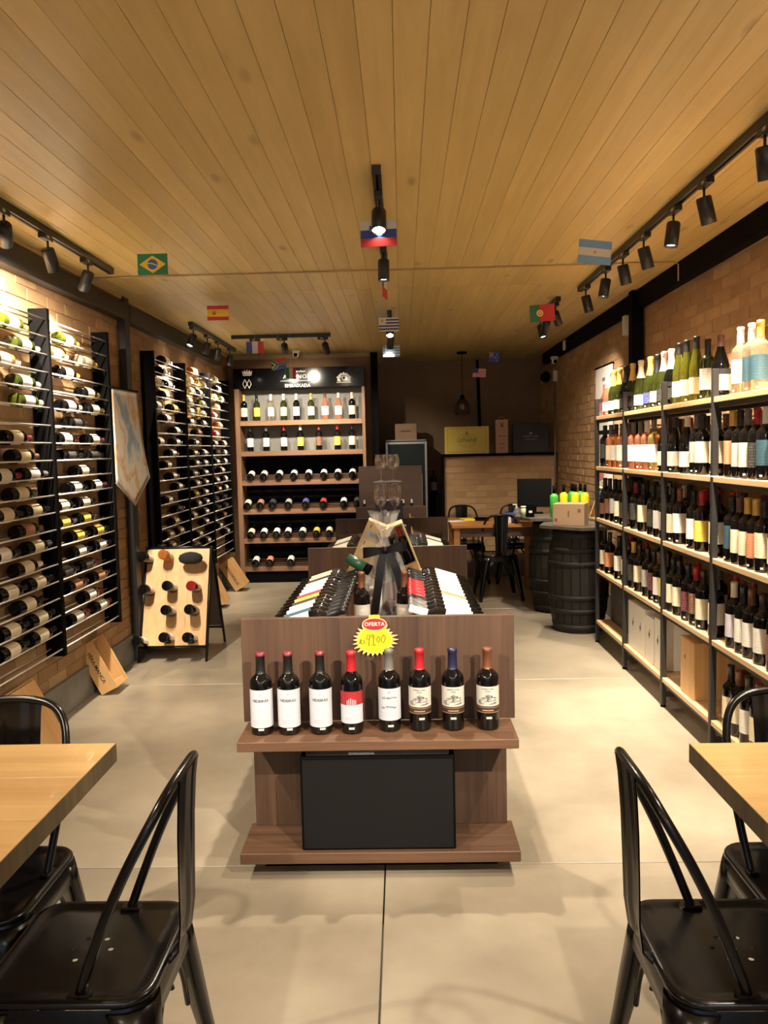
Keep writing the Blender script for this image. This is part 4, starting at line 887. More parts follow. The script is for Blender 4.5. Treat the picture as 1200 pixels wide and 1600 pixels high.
# ---- dark open cabinet behind the islands
t=empty('open_dark_cabinet',(-.125,8.25,0)); tag(t,'dark wood cabinet with raised back panel holding white labelled bottles','cabinet')
DKW=wood('dark_brown_laminate',(.075,.045,.03),(.05,.03,.02),1,'X',.5,.06); DKV=wood('dark_brown_laminate_v',(.075,.045,.03),(.05,.03,.02),1,'Z',.5,.06)
MB().b2(-.33,.33,.10,.13,.0,1.33,DKW,.002).build('back_panel',parent=t); MB().b2(-.35,.36,-.17,-.14,.78,.925,DKW,.002).build('front_rail',parent=t); MB().b2(-.35,.36,-.139,.099,.78,.80,DKW).build('tray',parent=t)
for s in (-1,1): MB().b2(s*.33-.012,s*.33+.012,-.139,.099,0,.779,DKV).build('side_panel',parent=t)
MB().b2(-.317,.317,-.12,-.10,.0,.779,DKV).build('front_panel',parent=t)
for x,s in ((-.27,'leftmost'),(-.08,'second from left'),(.04,'third from left'),(.13,'fourth from left'),(.215,'rightmost')):
    bottle('burgundy','dark','white','white',Matrix.Translation((-.125+x,8.21,.8005)),'squat bottle with white label and white cap, %s behind the dark cabinet rail'%s,'bottles behind the dark cabinet rail',z=(.07,.13),scale=.62)
# ================================================================ LETTERED CABINET ON THE BACK WALL
AX0,AX1=-1.885,-.405; AY=9.10; AH=2.445
ac=empty('wine_cabinet',((AX0+AX1)/2,AY,0)); tag(ac,'tall oak wine cabinet with a lettered black header, against the back wall','cabinet')
def a(name,mb): o=mb.build(name,parent=ac); o.location=-Vector(ac.location); return o
SLAT=wood('slat_dark_oak',(.13,.065,.035),(.08,.04,.022),1,'X')
GRB=plain('grey_cabinet_back',(.20,.20,.18),.6)
for x0,x1 in ((AX0,AX0+.055),(AX1-.035,AX1)): a('side_panel',MB().b2(x0,x1,AY,AY+.295,0,2.22,OAKV,.002))
a('back_panel',MB().b2(AX0+.055,AX1-.035,AY+.28,AY+.295,1.46,2.22,GRB).b2(AX0+.055,AX1-.035,AY+.28,AY+.295,.16,1.4599,BLKM))  # lower back coloured black for the shade behind the slanted shelves
a('header_board',MB().b2(AX0,AX1,AY-.02,AY+.295,2.221,AH,plain('gloss_black_board',(.004,.004,.0045),.10,0,0,.3),.003))
a('plinth',MB().b2(AX0+.056,AX1-.036,AY+.02,AY+.27,0,.158,BLKM))
TZ=[1.855,1.51,1.175,.845,.51,.185]
for i,z in enumerate(TZ):
    a('shelf_front',MB().b2(AX0+.0555,AX1-.0355,AY-.002,AY+.02,z-.052,z+.004,OAKL,.002))
    if i<2: a('shelf',MB().b2(AX0+.0555,AX1-.0355,AY+.0205,AY+.2795,z-.022,z-.0,OAKL))
    else:
        for q in range(5):
            yy=AY+.035+q*.055; o=a('shelf_slat',MB().b2(AX0+.056,AX1-.036,yy-.018,yy+.018,z-.012+q*.016,z-.002+q*.016,SLAT))
for x,py0 in ((381,0),(401,0),(423,0),(443,0),(463,0),(486,0),(508,0),(529,0),(550,0)):
    pass
GA='bottles in the lettered oak cabinet'
t1=[(381,'dark','yellow','cream'),(401,'olive','black','yellow'),(423,'clear','white','white'),(443,'olive','white','cream'),(463,'dark','white','white'),(486,'olive','gold','white'),(508,'rose','brown','white'),(529,'rose','cream','white'),(550,'dark','cream','cream')]
t2=[(389,'dark','black','white'),(414,'dark','grey','white'),(442,'dark','red','white'),(468,'dark','cream','yellow'),(497,'dark','red','brown'),(526,'dark','red','yellow'),(549,'dark','black','cream')]
for row,(tt,z,rn) in enumerate(((t1,TZ[0],'top shelf'),(t2,TZ[1],'second shelf'))):
    for i,(px,g,c,l) in enumerate(tt):
        x=onY(px,640,AY+.06).x; k='burgundy' if g=='rose' else 'bordeaux'
        bottle(k,g,c,l,Matrix.Translation((x,AY+.075,z+.0045)),'%s bottle, %s label, %s cap, %s from left, %s of lettered cabinet'%(GLW[g],l,c,ORD[i],rn),GA,z=(.05,.15))
rows=[[(392,'white'),(412,'white'),(436,'white'),(459,'white'),(482,'white'),(506,'white'),(528,'white'),(551,'white')],[(385,'cream'),(405,'copper'),(424,'black'),(449,'grey'),(476,'blue'),(504,'red'),(536,'white'),(557,'black')],
      [(389,'cream'),(409,'white'),(429,'white'),(447,'white'),(470,'white'),(492,'yellow'),(512,'cream')],[(395,'white'),(417,'orange'),(450,'white')]]
for r,lst in enumerate(rows):
    z=TZ[2+r]
    for i,(px,l) in enumerate(lst):
        x=min(onY(px,760,AY).x,AX1-.078); an=math.atan2(.016,.055); d=Vector((0,math.cos(an),math.sin(an))); up=Vector((0,-math.sin(an),math.cos(an)))
        base=Vector((x,AY+.030-.06,z+.002))+up*.0405+d*.0
        o=bottle('bordeaux','dark','black',l,frame(base,d,up),'dark bottle with %s label lying end-on, %s from left, %s shelf of lettered cabinet'%(l,ORD[i],ORD[r+2]),GA,z=(.045,.15),arc=190)
# header lettering and emblems
HW=plain('header_print_white',(.95,.92,.84),.5); HP=plain('header_print_soft',(.62,.58,.50),.4)
hy=AY-.0207
def hx(px,py): p=onY(px,py,hy); return p.x,p.z
def atxt(s,px,py,size,**k): x,z=hx(px,py); M=facing_front(x,hy,z); o=text(s,size,HW,Matrix.Translation(-Vector(ac.location))@M,ac,'lettering',**k); return o
atxt('Marchesi',467,580,.038,shear=.35); atxt('ANTINORI',465,588.5,.062,spacing=1.15); atxt('EMBAIXADA',465,602.5,.050,spacing=1.06,bold=.0012)
x0,z=hx(438,595.5); x1,_=hx(493,595.5); a('header_rule',MB().b2(x0,x1,hy-.0008,hy-.0001,z-.002,z+.002,HW))
# crown and two lozenges at the left
x,z=hx(386,582); cr=[(-.060,-.022),(-.070,.020),(-.045,.004),(-.035,.030),(-.015,.006),(0,.036),(.015,.006),(.035,.030),(.045,.004),(.070,.020),(.060,-.022)]
a('crown_emblem',MB().prism([(x+p*.85,z+q) for p,q in cr],hy-.001,hy-.0001,HW).b2(x-.05,x+.05,hy-.001,hy-.0001,z-.036,z-.027,HW))
x,z=hx(386,600); mb=MB()
for dx in (-.024,.024):
    pts=[(x+dx,z+.05),(x+dx+.024,z),(x+dx,z-.05),(x+dx-.024,z)]
    for p,q in zip(pts,pts[1:]+pts[:1]): mb.tube([(p[0],hy-.001,p[1]),(q[0],hy-.001,q[1])],.0035,5,HW)
a('lozenge_emblem',mb)
# crest at the right: shield with two supporters, crown and base scroll
x,z=hx(537,590); mb=MB()
mb.prism([(x-.022,z+.02),(x+.022,z+.02),(x+.022,z-.012),(x,z-.034),(x-.022,z-.012)],hy-.0014,hy-.0001,HP)
mb.prism([(x-.012,z+.010),(x+.012,z+.010),(x+.010,z-.010),(x,z-.02),(x-.010,z-.010)],hy-.002,hy-.0015,BLKM)
for s in (-1,1):
    for (u,v,rr_) in ((.045,.018,.019),(.058,-.008,.016),(.048,-.030,.014),(.072,.006,.010),(.036,.034,.012),(.066,-.028,.010)):
        mb.prism([(x+s*u+rr_*math.cos(2*PI*q/10),z+v+rr_*math.sin(2*PI*q/10)) for q in range(10)],hy-.001-.0001*rr_*100,hy-.0001,HP)
mb.prism([(x-.03,z+.03),(x-.035,z+.055),(x-.015,z+.044),(x,z+.065),(x+.015,z+.044),(x+.035,z+.055),(x+.03,z+.03)],hy-.0012,hy-.0001,HW)
mb.b2(x-.08,x+.08,hy-.001,hy-.0001,z-.056,z-.048,HP); a('crest_emblem',mb)
# ================================================================ REAR DESK, BARRELS, ALCOVE
DESK=wood('desk_orange_wood',(.52,.24,.07),(.36,.15,.04),1,'X',.4,.06)
t=empty('wooden_desk',(.92,8.17,0)); tag(t,'orange-brown wooden desk in front of the brick partition','desk')
MB().b2(-.45,.45,-.43,.40,.720,.755,DESK,.004).build('desk_top',parent=t)
for s in (-1,1):
    MB().b2(s*.40-.012,s*.40+.012,-.36,.34,.64,.719,DESK).build('side_apron',parent=t)
    for yy in (-.38,.36): MB().b2(s*.40-.03,s*.40+.03,yy-.03,yy+.03,0,.719,DESK,.004).build('leg',parent=t)
for yy in (-.38,.36): MB().b2(-.369,.369,yy-.012,yy+.012,.63,.719,wood('desk_dark_apron',(.12,.06,.03),(.08,.04,.02),1,'X'),.001).build('apron',parent=t)
def barrel(x,y,label,h=.84):
    t=empty('wine_barrel',(x,y,0)); tag(t,label,'barrel','old dark wine barrels')
    n=22
    def rad(z): u=(z-h/2)/(h/2); return .245-.055*u*u
    for i in range(n):
        a0=2*PI*i/n+.01; a1=2*PI*(i+1)/n-.01; dr=random.uniform(-.001,.001)
        pr=[(.165,0)]+[(rad(h*k/8)+dr,h*k/8) for k in range(9)]+[(.165,h)]
        mb=MB(); mb.lathe(pr,1,BARW,smooth=False,a0=a0,a1=a1); mb.build('stave',parent=t)
    MB().lathe([(0,.03),(.19,.03),(.19,h-.02),(0,h-.02)],22,BARW,smooth=False).build('barrel_head',parent=t)
    for z0,z1 in ((.02,.07),(.16,.20),(.27,.31),(.54,.58),(.65,.69),(.77,.82)):
        MB().lathe([(rad(z0)+.0015,z0),(rad(z0)+.004,z0),(rad(z1)+.004,z1),(rad(z1)+.0015,z1)],32,BARH).build('hoop',parent=t)
barrel(1.415,6.50,'near dark oak barrel beside the end of the wine shelves, under a slate top')
barrel(1.385,7.30,'rear dark oak barrel between the desk and the near barrel')
def slate(pts,z,label):
    cx=sum(p[0] for p in pts)/len(pts); cy=sum(p[1] for p in pts)/len(pts)
    t=empty('slate_top',(cx,cy,z)); tag(t,label,'table top','slate tops on the barrels'); MB().prism([(p[0]-cx,p[1]-cy) for p in pts],0,.024,STONE,'XY').build('slab',parent=t)
slate([(1.10,6.46),(1.37,6.17),(1.76,6.24),(1.76,6.66),(1.50,6.78),(1.18,6.72)],.8405,'dark slate top with clipped corners on the near barrel')
slate([(1.02,7.34),(1.12,7.06),(1.72,7.00),(1.76,7.52),(1.45,7.68),(1.08,7.60)],.8405,'dark slate top with clipped corners on the rear barrel')
zt=.8650
CARD=plain('brown_cardboard',(.50,.35,.22),.75)
t=empty('cardboard_box',(1.345,6.43,zt),R(-24)); tag(t,'brown cardboard box on the near barrel top','box'); MB().b2(-.125,.125,-.085,.085,0,.175,CARD,.002).build('body',parent=t); MB().b2(-.125,.125,-.012,.012,.1755,.1762,plain('parcel_tape',(.45,.30,.18),.3)).build('tape',parent=t)
for x,z,w_,h_ in ((-.10,.045,.022,.025),(.085,.12,.024,.028),(.0,.095,.012,.05)): MB().b2(x-w_/2,x+w_/2,-.0858,-.0851,z-h_/2,z+h_/2,plain('carton_print',(.22,.13,.07),.7)).build('printed_mark',parent=t)
def pet(x,y,s,label,z=zt):
    t=empty('water_bottle',(x,y,z)); tag(t,label,'bottle','clear plastic water bottles on the near barrel')
    pr=[(0,.003),(.028,0),(.032,.006),(.032,.045),(.030,.05),(.032,.055),(.032,.11),(.030,.115),(.032,.12),(.031,.15),(.02,.182),(.012,.192),(.012,.198),(0,.199)]
    MB().lathe([(a*s,b*s) for a,b in pr],14,plain('clear_plastic',(.9,.93,.95),.08,trans=.85,ior=1.2,var=0)).build('body',parent=t); MB().lathe([(0,.1995*s),(.015*s,.1995*s),(.015*s,.215*s),(0,.215*s)],12,plain('blue_cap',(.05,.25,.55),.4)).build('cap',parent=t)
    MB().lathe([(.0328*s,.065*s),(.0328*s,.105*s)],14,plain('blue_wrap',(.04,.10,.35),.4)).build('wrapper',parent=t)
for i,(x,y,s) in enumerate(((1.545,6.30,1.15),(1.605,6.36,1.2),(1.665,6.42,1.15),(1.60,6.50,1.2),(1.68,6.55,1.15))): pet(x,y,s,'clear water bottle with blue cap, %s in the cluster right of the cardboard box'%['front','second','third','rear left','rear right'][i])
# liqueur bottles on the rear slate
def liq(px,col,nm,y,i):
    x=onY(px,800,y).x; t=empty('liqueur_bottle',(x,y,zt)); tag(t,label='%s slim liqueur bottle, %s on the rear barrel top'%(nm,i),cat='bottle',group='green and yellow liqueur bottles')
    MB().lathe([(0,.002),(.034,0),(.037,.004),(.037,.185),(.034,.197),(.020,.208),(.0145,.215),(0,.215)],18,plain('liqueur_'+nm,col,.3)).build('body',parent=t); MB().lathe([(0,.2152),(.0145,.2152),(.0145,.285),(0,.285)],14,BLKM).build('neck',parent=t)
GRN=(.05,.42,.05); YLW=(.80,.62,.02)
liq(866,GRN,'green',7.12,'leftmost'); liq(881,YLW,'yellow',7.30,'second from left'); liq(894,GRN,'green',7.42,'third from left, behind a yellow one'); liq(899,YLW,'yellow',7.28,'third from left'); liq(907,GRN,'green',7.40,'second from right'); liq(914,YLW,'yellow',7.22,'rightmost')
t=empty('glass_jar',(onY(881,790,7.14).x,7.14,zt)); tag(t,'small pink-lidded glass jar in front of the second liqueur bottle','jar'); MB().lathe([(0,0),(.03,0),(.034,.01),(.03,.05),(0,.055)],14,plain('pink_jar',(.7,.42,.32),.3)).build('body',parent=t); MB().lathe([(0,.0552),(.02,.0552),(.008,.075),(0,.078)],12,WHITE).build('lid',parent=t)
# monitor and small items
t=empty('computer_monitor',(1.24,7.62,zt),R(-8)); tag(t,'black flat computer screen behind the liqueur bottles','monitor')
MB().b2(-.15,.17,-.012,.012,.06,.33,plain('screen_bezel',(.004,.004,.004),.6,0,0,.1),.004).build('screen',parent=t); MB().b2(-.03,.03,.0,.02,.01,.0595,BLKM).build('stand',parent=t); MB().b2(-.09,.09,-.07,.06,0,.0095,BLKM).build('foot',parent=t)
t=tbox('card_reader',(1.145,7.22,zt),(.07,.06,.12),BLKM,'small black card terminal on the rear barrel, left of the green bottle','device'); MB().box((0,-.0312,.05),(.03,.001,.02),WHITE).build('keys',parent=t)
t=empty('spice_tin',(1.085,7.22,zt)); tag(t,'small white and green tin at the left edge of the rear barrel top','tin'); MB().lathe([(0,0),(.024,0),(.024,.085),(0,.085)],14,plain('tin_green_white',(.45,.55,.35),.4)).build('body',parent=t); MB().lathe([(0,.0852),(.025,.0852),(.025,.1),(0,.1)],14,WHITE).build('lid',parent=t)
DZ=.7555
t=empty('coffee_mug',(1.24,8.10,DZ)); tag(t,'dark round mug on the right end of the desk','mug'); MB().lathe([(0,0),(.04,0),(.048,.02),(.048,.09),(.044,.09),(.044,.01),(0,.008)],18,BLKM).build('body',parent=t); MB().tube([(-.046,0,.075),(-.075,0,.07),(-.075,0,.03),(-.046,0,.02)],.005,6,BLKM).build('handle',parent=t)
t=empty('hand_sanitiser',(1.125,7.95,DZ)); tag(t,'clear pump bottle of blue hand gel on the desk','bottle'); MB().lathe([(0,0),(.033,0),(.035,.01),(.035,.10),(.015,.125),(0,.125)],16,plain('blue_gel_bottle',(.45,.6,.85),.1,trans=.6,var=0)).build('body',parent=t); MB().lathe([(0,.1255),(.014,.1255),(.014,.145),(.005,.147),(.005,.165),(0,.165)],12,WHITE).build('pump',parent=t); MB().b2(-.035,.006,-.006,.006,.1655,.178,WHITE,.002).build('nozzle',parent=t)
t=empty('second_pump_bottle',(1.165,8.12,DZ)); tag(t,'brown and white pump bottle behind the blue gel','bottle'); MB().lathe([(0,0),(.03,0),(.03,.11),(.012,.13),(0,.13)],14,plain('brown_pump',(.2,.1,.07),.3)).build('body',parent=t); MB().lathe([(0,.1302),(.012,.1302),(.012,.16),(0,.16)],12,WHITE).build('pump',parent=t)
t=tbox('white_tissue_box',(1.00,7.86,DZ),(.11,.09,.055),WBOX,'small white box on the desk left of the blue gel','box')
t=tbox('blue_packet',(1.06,8.10,DZ),(.10,.08,.08),plain('blue_packet',(.08,.10,.35),.4),'small blue packet on the desk behind the white box','packet')
t=tbox('yellow_notebook',(.66,8.22,DZ),(.12,.16,.02),plain('yellow_cover',(.85,.75,.05),.5),'bright yellow notebook on the desk','notebook',R(15)); t=tbox('paper_pad',(.53,8.08,DZ),(.16,.10,.012),WBOX,'white paper pad on the left half of the desk','paper',R(20)); t=tbox('black_stapler',(.80,8.16,DZ),(.14,.05,.035),BLKM,'long black stapler on the desk centre','stapler',R(-20))
# boxes on the partition
PT=1.4305; Yb=plain('yellow_crate_card',(.62,.52,.10),.5); YI=plain('crate_print_olive',(.26,.24,.05),.6)
x0=onY(695,690,9.32).x; x1=onY(764,690,9.32).x
t=tbox('yellow_wine_crate',((x0+x1)/2,9.36,PT),(x1-x0,.09,.315),Yb,'yellow printed wine crate standing on the brick partition','box')
w2=(x1-x0)/2; 
for q in ((-w2+.03,w2-.03,.022,.026),(-w2+.03,w2-.03,.289,.293)): MB().b2(q[0],q[1],-.0462,-.0451,q[2],q[3],YI).build('print_border',parent=t)
for q in (-w2+.03,w2-.034): MB().b2(q,q+.004,-.0462,-.0451,.0262,.2888,YI).build('print_border',parent=t)
mb=MB(); mb.tube([(.11*math.cos(2*PI*i/28),-.0455,.155+.075*math.sin(2*PI*i/28)) for i in range(28)],.0015,4,YI,closed=True); mb.build('print_wreath',parent=t)
text('LEPIANE',.062,YI,facing_front(0,-.0458,.155),t,bold=.0012); text('BOTTEGA',.020,YI,facing_front(0,-.0458,.196),t,bold=.0008); MB().prism([(-.014,.218),(.014,.218),(.008,.238),(.012,.25),(0,.262),(-.012,.25),(-.008,.238)],-.0462,-.0451,YI).build('print_emblem',parent=t)
x0=onY(775,690,9.32).x; x1=onY(794,690,9.32).x
PK=plain('pink_card',(.46,.29,.21),.6); t=tbox('tall_gift_carton',((x0+x1)/2,9.36,PT),(x1-x0,.10,.385),PK,'tall pinkish single-bottle carton with string handle on the partition','box')
for zz,ww in ((.19,.10),(.10,.07),(.055,.05)): MB().b2(-ww/2,ww/2,-.0512,-.0501,zz,zz+.008,plain('carton_ink',(.16,.08,.06),.6)).build('printed_line',parent=t)
MB().prism([(-.018,.30),(.018,.30),(.012,.33),(.018,.345),(-.018,.345),(-.012,.33)],-.0512,-.0501,plain('carton_ink',(.16,.08,.06),.6)).build('print_emblem',parent=t); MB().tube([(-.04,0,.385),(-.03,0,.41),(0,0,.42),(.03,0,.41),(.04,0,.385)],.003,6,PK).build('handle',parent=t)
x0=onY(802,690,9.32).x; x1=onY(860,690,9.32).x
t=tbox('navy_wine_crate',((x0+x1)/2-.012,9.36,PT),(x1-x0-.02,.09,.335),plain('navy_black_card',(.012,.012,.02),.5),'dark navy wine crate with pale lettering, rightmost on the partition','box')
text('FAMILIA CASO',.026,plain('crate_print_silver',(.32,.30,.28),.5),facing_front(0,-.0458,.185),t); MB().prism([(-.012,.21),(.012,.21),(.014,.225),(.008,.235),(-.008,.235),(-.014,.225)],-.0462,-.0451,plain('crate_print_silver',(.32,.3,.28),.5)).build('print_emblem',parent=t); MB().b2(-.07,.07,-.0462,-.0451,.15,.153,plain('crate_print_silver',(.32,.3,.28),.5)).build('printed_line',parent=t)
# fridge
fr=empty('wine_fridge',(.055,9.75,0)); tag(fr,'silver framed wine fridge with dark glass door in the alcove','fridge')
MB().b2(-.25,.25,.0,.55,.02,1.60,BLKM,.004).build('body',parent=fr)
for a_ in ((-.25,-.222,.06,1.59),(.222,.25,.06,1.59)): MB().b2(a_[0],a_[1],-.03,-.0005,a_[2],a_[3],SILV,.002).build('door_frame',parent=fr)
for a_ in ((1.56,1.59),(.06,.09)): MB().b2(-.2215,.2215,-.03,-.0005,a_[0],a_[1],SILV,.002).build('door_frame',parent=fr)
MB().b2(-.221,.221,-.02,-.001,.091,1.559,plain('dark_door_glass',(.006,.010,.010),.3,0,0,.2,var=0)).build('door_glass',parent=fr)
MB().b2(.18,.19,-.06,-.03,.6,1.2,SILV,.002).build('handle',parent=fr); MB().b2(-.24,.24,-.01,.5,1.601,1.612,SILV,.001).build('top_tray',parent=fr)
t=tbox('small_wooden_crate',(onY(634,670,9.95).x,9.95,1.6125),(.27,.16,.20),wood('crate_brown',(.26,.15,.07),(.18,.10,.05),1,'X'),'small brown wooden crate on top of the wine fridge','box'); MB().b2(-.06,.06,-.0812,-.0801,.10,.116,INKM).build('burnt_lettering_strip',parent=t)
# small side table with bottle right of the fridge
t=tbox('low_dark_stand',(.40,10.1,0),(.13,.35,.93),BLKM,'narrow black stand between the wine fridge and the partition','stand')
bottle('bordeaux','dark','black','grey',Matrix.Translation((.395,10.02,.9305)),'dark bottle on the narrow black stand right of the wine fridge','bottle on the stand')
# pendant lamp
t=empty('pendant_lamp',(.725,9.5,2.62)); tag(t,'unlit dark slatted pendant lamp hanging in the alcove','lamp')
MB().lathe([(0,-.022),(.055,-.022),(.06,-.001),(0,-.001)],20,BLKM).build('ceiling_rose',parent=t); MB().tube([(0,0,-.022),(0,0,-.50)],.0035,6,BLKM).build('cable',parent=t)
MB().lathe([(0,-.50),(.02,-.50),(.026,-.53),(.03,-.545),(0,-.545)],14,BLKM).build('cap',parent=t)
for i in range(18):
    a_=2*PI*i/18; pts=[]; 
    for u in range(8):
        q=u/7; rr_=.03+.062*math.sin(PI*min(1,q*1.02)*.72+.0)**1.0; zz=-.545-.185*q; pts.append((rr_*math.cos(a_),rr_*math.sin(a_),zz))
    MB().tube(pts,.0045,5,plain('lamp_dark_wood',(.05,.025,.02),.5)).build('slat',parent=t)
MB().lathe([(0,-.60),(.02,-.605),(.03,-.63),(.024,-.66),(0,-.675)],14,plain('unlit_bulb',(.5,.45,.4),.3)).build('bulb',parent=t)
# leaning pole, pipe, cameras, sensors
t=empty('dark_diagonal_brace',(1.0,10.36,1.4)); tag(t,'dark diagonal strut rising to the ceiling behind the partition','strut'); MB().tube([(.045,0,-1.398),(-.01,0,1.215)],.02,6,BLKM).build('bar',parent=t)
t=empty('wall_conduit',(1.76,9.25,.2)); tag(t,'thin grey conduit running down the corner beside the partition','pipe'); MB().tube([(0,0,0),(0,0,2.03)],.010,8,plain('grey_conduit',(.16,.15,.14),.4,.3)).build('pipe',parent=t); MB().tube([(0,0,.86),(0,0,.90)],.014,8,SILV).build('coupling',parent=t)
t=tbox('white_switch_box',(1.765,9.25,2.235),(.045,.05,.12),WHITE,'small white box at the top of the grey conduit','switch box')
def cctv(loc,rz,label):
    t=empty('security_camera',loc,rz); tag(t,label,'camera','white dome security cameras'); 
    MB().lathe([(0,0),(.042,0),(.045,-.012),(.040,-.03),(0,-.032)],18,WHITE).build('mount',parent=t); MB().lathe([(0,-.06),(.028,-.052),(.036,-.03),(.030,-.01),(0,-.005)],16,WHITE,Matrix.Translation((0,-.012,-.022))).build('ball',parent=t); MB().lathe([(0,0),(.022,0),(.020,.012),(0,.013)],14,BLKM,Matrix.Translation((0,-.045,-.058))@Matrix.Rotation(R(120),4,'X')).build('lens',parent=t)
p=onZ(460,545,2.615); cctv((p.x,8.9,2.618),0,'white dome camera on the ceiling above the lettered cabinet'); cctv((1.72,9.05,2.49),0,'white dome camera hung below the right beam end')
t=tbox('white_sensor',(1.728,8.55,2.50),(.012,.10,.10),WHITE,'white sensor on the right steel beam near its far end','sensor'); t=tbox('wall_emergency_light',(1.752,6.23,2.33),(.09,.06,.145),WHITE,'white wall box beside the right steel column','wall light')
t=empty('wall_speaker',(1.74,9.72,2.33)); tag(t,'round black speaker in the dark upper corner','speaker'); MB().lathe([(0,-.04),(.055,-.04),(.06,0),(.04,.05),(0,.055)],18,BLKM,Matrix.Rotation(R(60),4,'X')).build('body',parent=t)
# posters on the right wall
PST=plain('poster_paper',(.72,.68,.66),.6); PKI=plain('poster_pink',(.62,.18,.20),.6)
def poster(y0,y1,z0,z1,label):
    t=empty('wall_chart',(1.792,(y0+y1)/2,z1)); tag(t,label,'poster','rolled paper charts on the right wall'); h=z1-z0; w_=(y1-y0)/2
    MB().b2(-.001,.001,-w_,w_,-h,0,PST).build('sheet',parent=t)
    for zz in (0,-h): MB().tube([(0,-w_-.02,zz),(0,w_+.02,zz)],.008,8,BLKM).build('roller',parent=t)
    MB().tube([(0,-w_,.0),(0,0,.17),(0,w_,.0)],.0012,4,plain('chart_string',(.3,.2,.12),.8)).build('string',parent=t)
    mb=MB(); rr=random.Random(int(z1*10))
    mb.b2(-.002,-.0012,-.05,.05,-.13,-.10,PGR)
    pts=[(-.16+.05*math.sin(i*1.7)+.03*i,-h*.30-.028*i) for i in range(9)]; up=[(-.02+.04*math.cos(i*1.3)+.035*i,-h*.28-.030*i) for i in range(9)]
    mb.prism([(a_,b_) for a_,b_ in pts]+[(a_,b_) for a_,b_ in up[::-1]],-.002,-.0012,PKI,'YZ')
    for i in range(5): mb.b2(-.002,-.0012,-.15,.08+.02*i,-h*.66-.03*i,-h*.66-.03*i+.008,PGR)
    mb.build('printed_map',parent=t)
poster(6.86,7.45,1.62,2.19,'pale wine-region chart hanging on the right wall beyond the shelves'); poster(6.86,7.45,.93,1.60,'lower pale wine-region chart behind the shelf end')
t=open_case((1.64,6.66,.8650),(.20,.08,.27),(R(4),R(18),R(-20)),'tall open pale wooden frame box standing behind the water bottles',mat=PINEY)
# ================================================================ LEFT SIDE: A-FRAME, CASES, PENNANT
RIDD=wood('riddling_pine',(.66,.44,.22),(.50,.29,.12),1,'Z',.5,.08,knots=.7,fine=26)
t=empty('bottle_easel',(-1.690,5.66,0)); tag(t,'black framed folding rack with a pine board and bottles stuck through it','easel')
W2=.245; an=math.atan2(.30,.825); 
def fl_(u,v,w_=0): # u across, v up the front leaf, w out of it
    return Vector((u, v*math.sin(an)-w_*math.cos(an)*1.0, v*math.cos(an)+w_*math.sin(an)))
LL=.86
def bar(mb,p,q,r=.0085): mb.tube([p,q],r,4,BLK)
for s in (-1,1):
    mb=MB(); bar(mb,fl_(s*W2,.0),fl_(s*W2,LL),.010); mb.build('front_leg',parent=t)
    mb=MB(); bar(mb,Vector((s*W2,.61,0)),Vector((s*W2,.315,LL*math.cos(an)-.012)),.010); mb.build('rear_leg',parent=t)
mb=MB(); bar(mb,fl_(-W2,LL-.01),fl_(W2,LL-.01),.010); mb.build('top_bar',parent=t)
mb=MB(); bar(mb,fl_(-W2,.105),fl_(W2,.105),.009); mb.build('bottom_bar',parent=t)
mb=MB(); bar(mb,Vector((-W2,.565,.13)),Vector((W2,.565,.13)),.009); mb.build('rear_bar',parent=t)
for s in (-.13,.13): MB().tube([fl_(s-.03,LL+.006),fl_(s+.03,LL+.006)],.012,8,BLK).build('hinge',parent=t)
for i in range(3):
    u0=-W2+.011+i*(2*W2-.022)/3; u1=u0+(2*W2-.022)/3-.0008
    mb=MB(); i0=mb.mi(RIDD); vs=[mb.bm.verts.new(fl_(u,v,w_)) for u in (u0,u1) for v in (.118,LL-.022) for w_ in (-.008,.008)]
    for f in ((0,1,3,2),(4,6,7,5),(0,4,5,1),(2,3,7,6),(0,2,6,4),(1,5,7,3)): mb.bm.faces.new([vs[q] for q in f])
    mb.build('board',parent=t)
mb=MB(); vs=[mb.bm.verts.new(v) for v in (Vector((-W2+.011,.60-.02,.14)),Vector((W2-.011,.58,.14)),Vector((W2-.011,.33,.77)),Vector((-W2+.011,.33,.77)))]; mb.mi(plain('easel_rear_panel',(.16,.12,.09),.6)); mb.bm.faces.new(vs); o=mb.build('rear_panel',parent=t); sm=o.modifiers.new('thick','SOLIDIFY'); sm.thickness=.008
# bottles: base towards the room, neck through the board
fdir=fl_(0,0,1).normalized(); T0=Vector((-1.690,5.66,0))
eb=[(222,869,'dark','white','top left'),(254,866,'amber','cream','top centre'),(295,870,'black0',None,'top right'),(224,920,'dark','white','second row left'),(260,915,'dark','white','second row centre'),(298,915,'ruby','cream','second row right'),
    (258,953,'dark','white','third row centre'),(295,952,'dark',None,'third row right'),(213,1002,'dark','white','bottom row left'),(255,996,'dark','white','bottom row centre'),(292,996,'dark','cream','bottom row right')]
for px,py,g,l,s in eb:
    v=ray(px,py); o0=Vector((0,0,CH)); pp=T0+fl_(0,0,.17); tt=(pp-o0).dot(fdir)/v.dot(fdir); base=o0+v*tt
    d=(-fdir+Vector((.10*0,0,.06))).normalized()
    if g=='black0':
        e=empty('black_felt_hat',base+Vector((0,0,0))); e.rotation_euler=(R(-10),0,R(5)); tag(e,'black cap-like object hooked on the top right bottle of the folding rack','hat')
        MB().lathe([(0,-.05),(.045,-.048),(.075,-.03),(.085,0),(.075,.03),(.04,.05),(0,.058)],18,plain('black_felt',(.012,.012,.013),.95),Matrix.Diagonal((1.05,.8,.85,1))).build('body',parent=e)
        e.location=base-fdir*.05; continue
    bottle('bordeaux',g,'black',l,frame(base,d,(.3,0,1)),'%s bottle stuck base-out through the folding rack, %s'%(GLW[g],s),'bottles in the folding rack',arc=180)
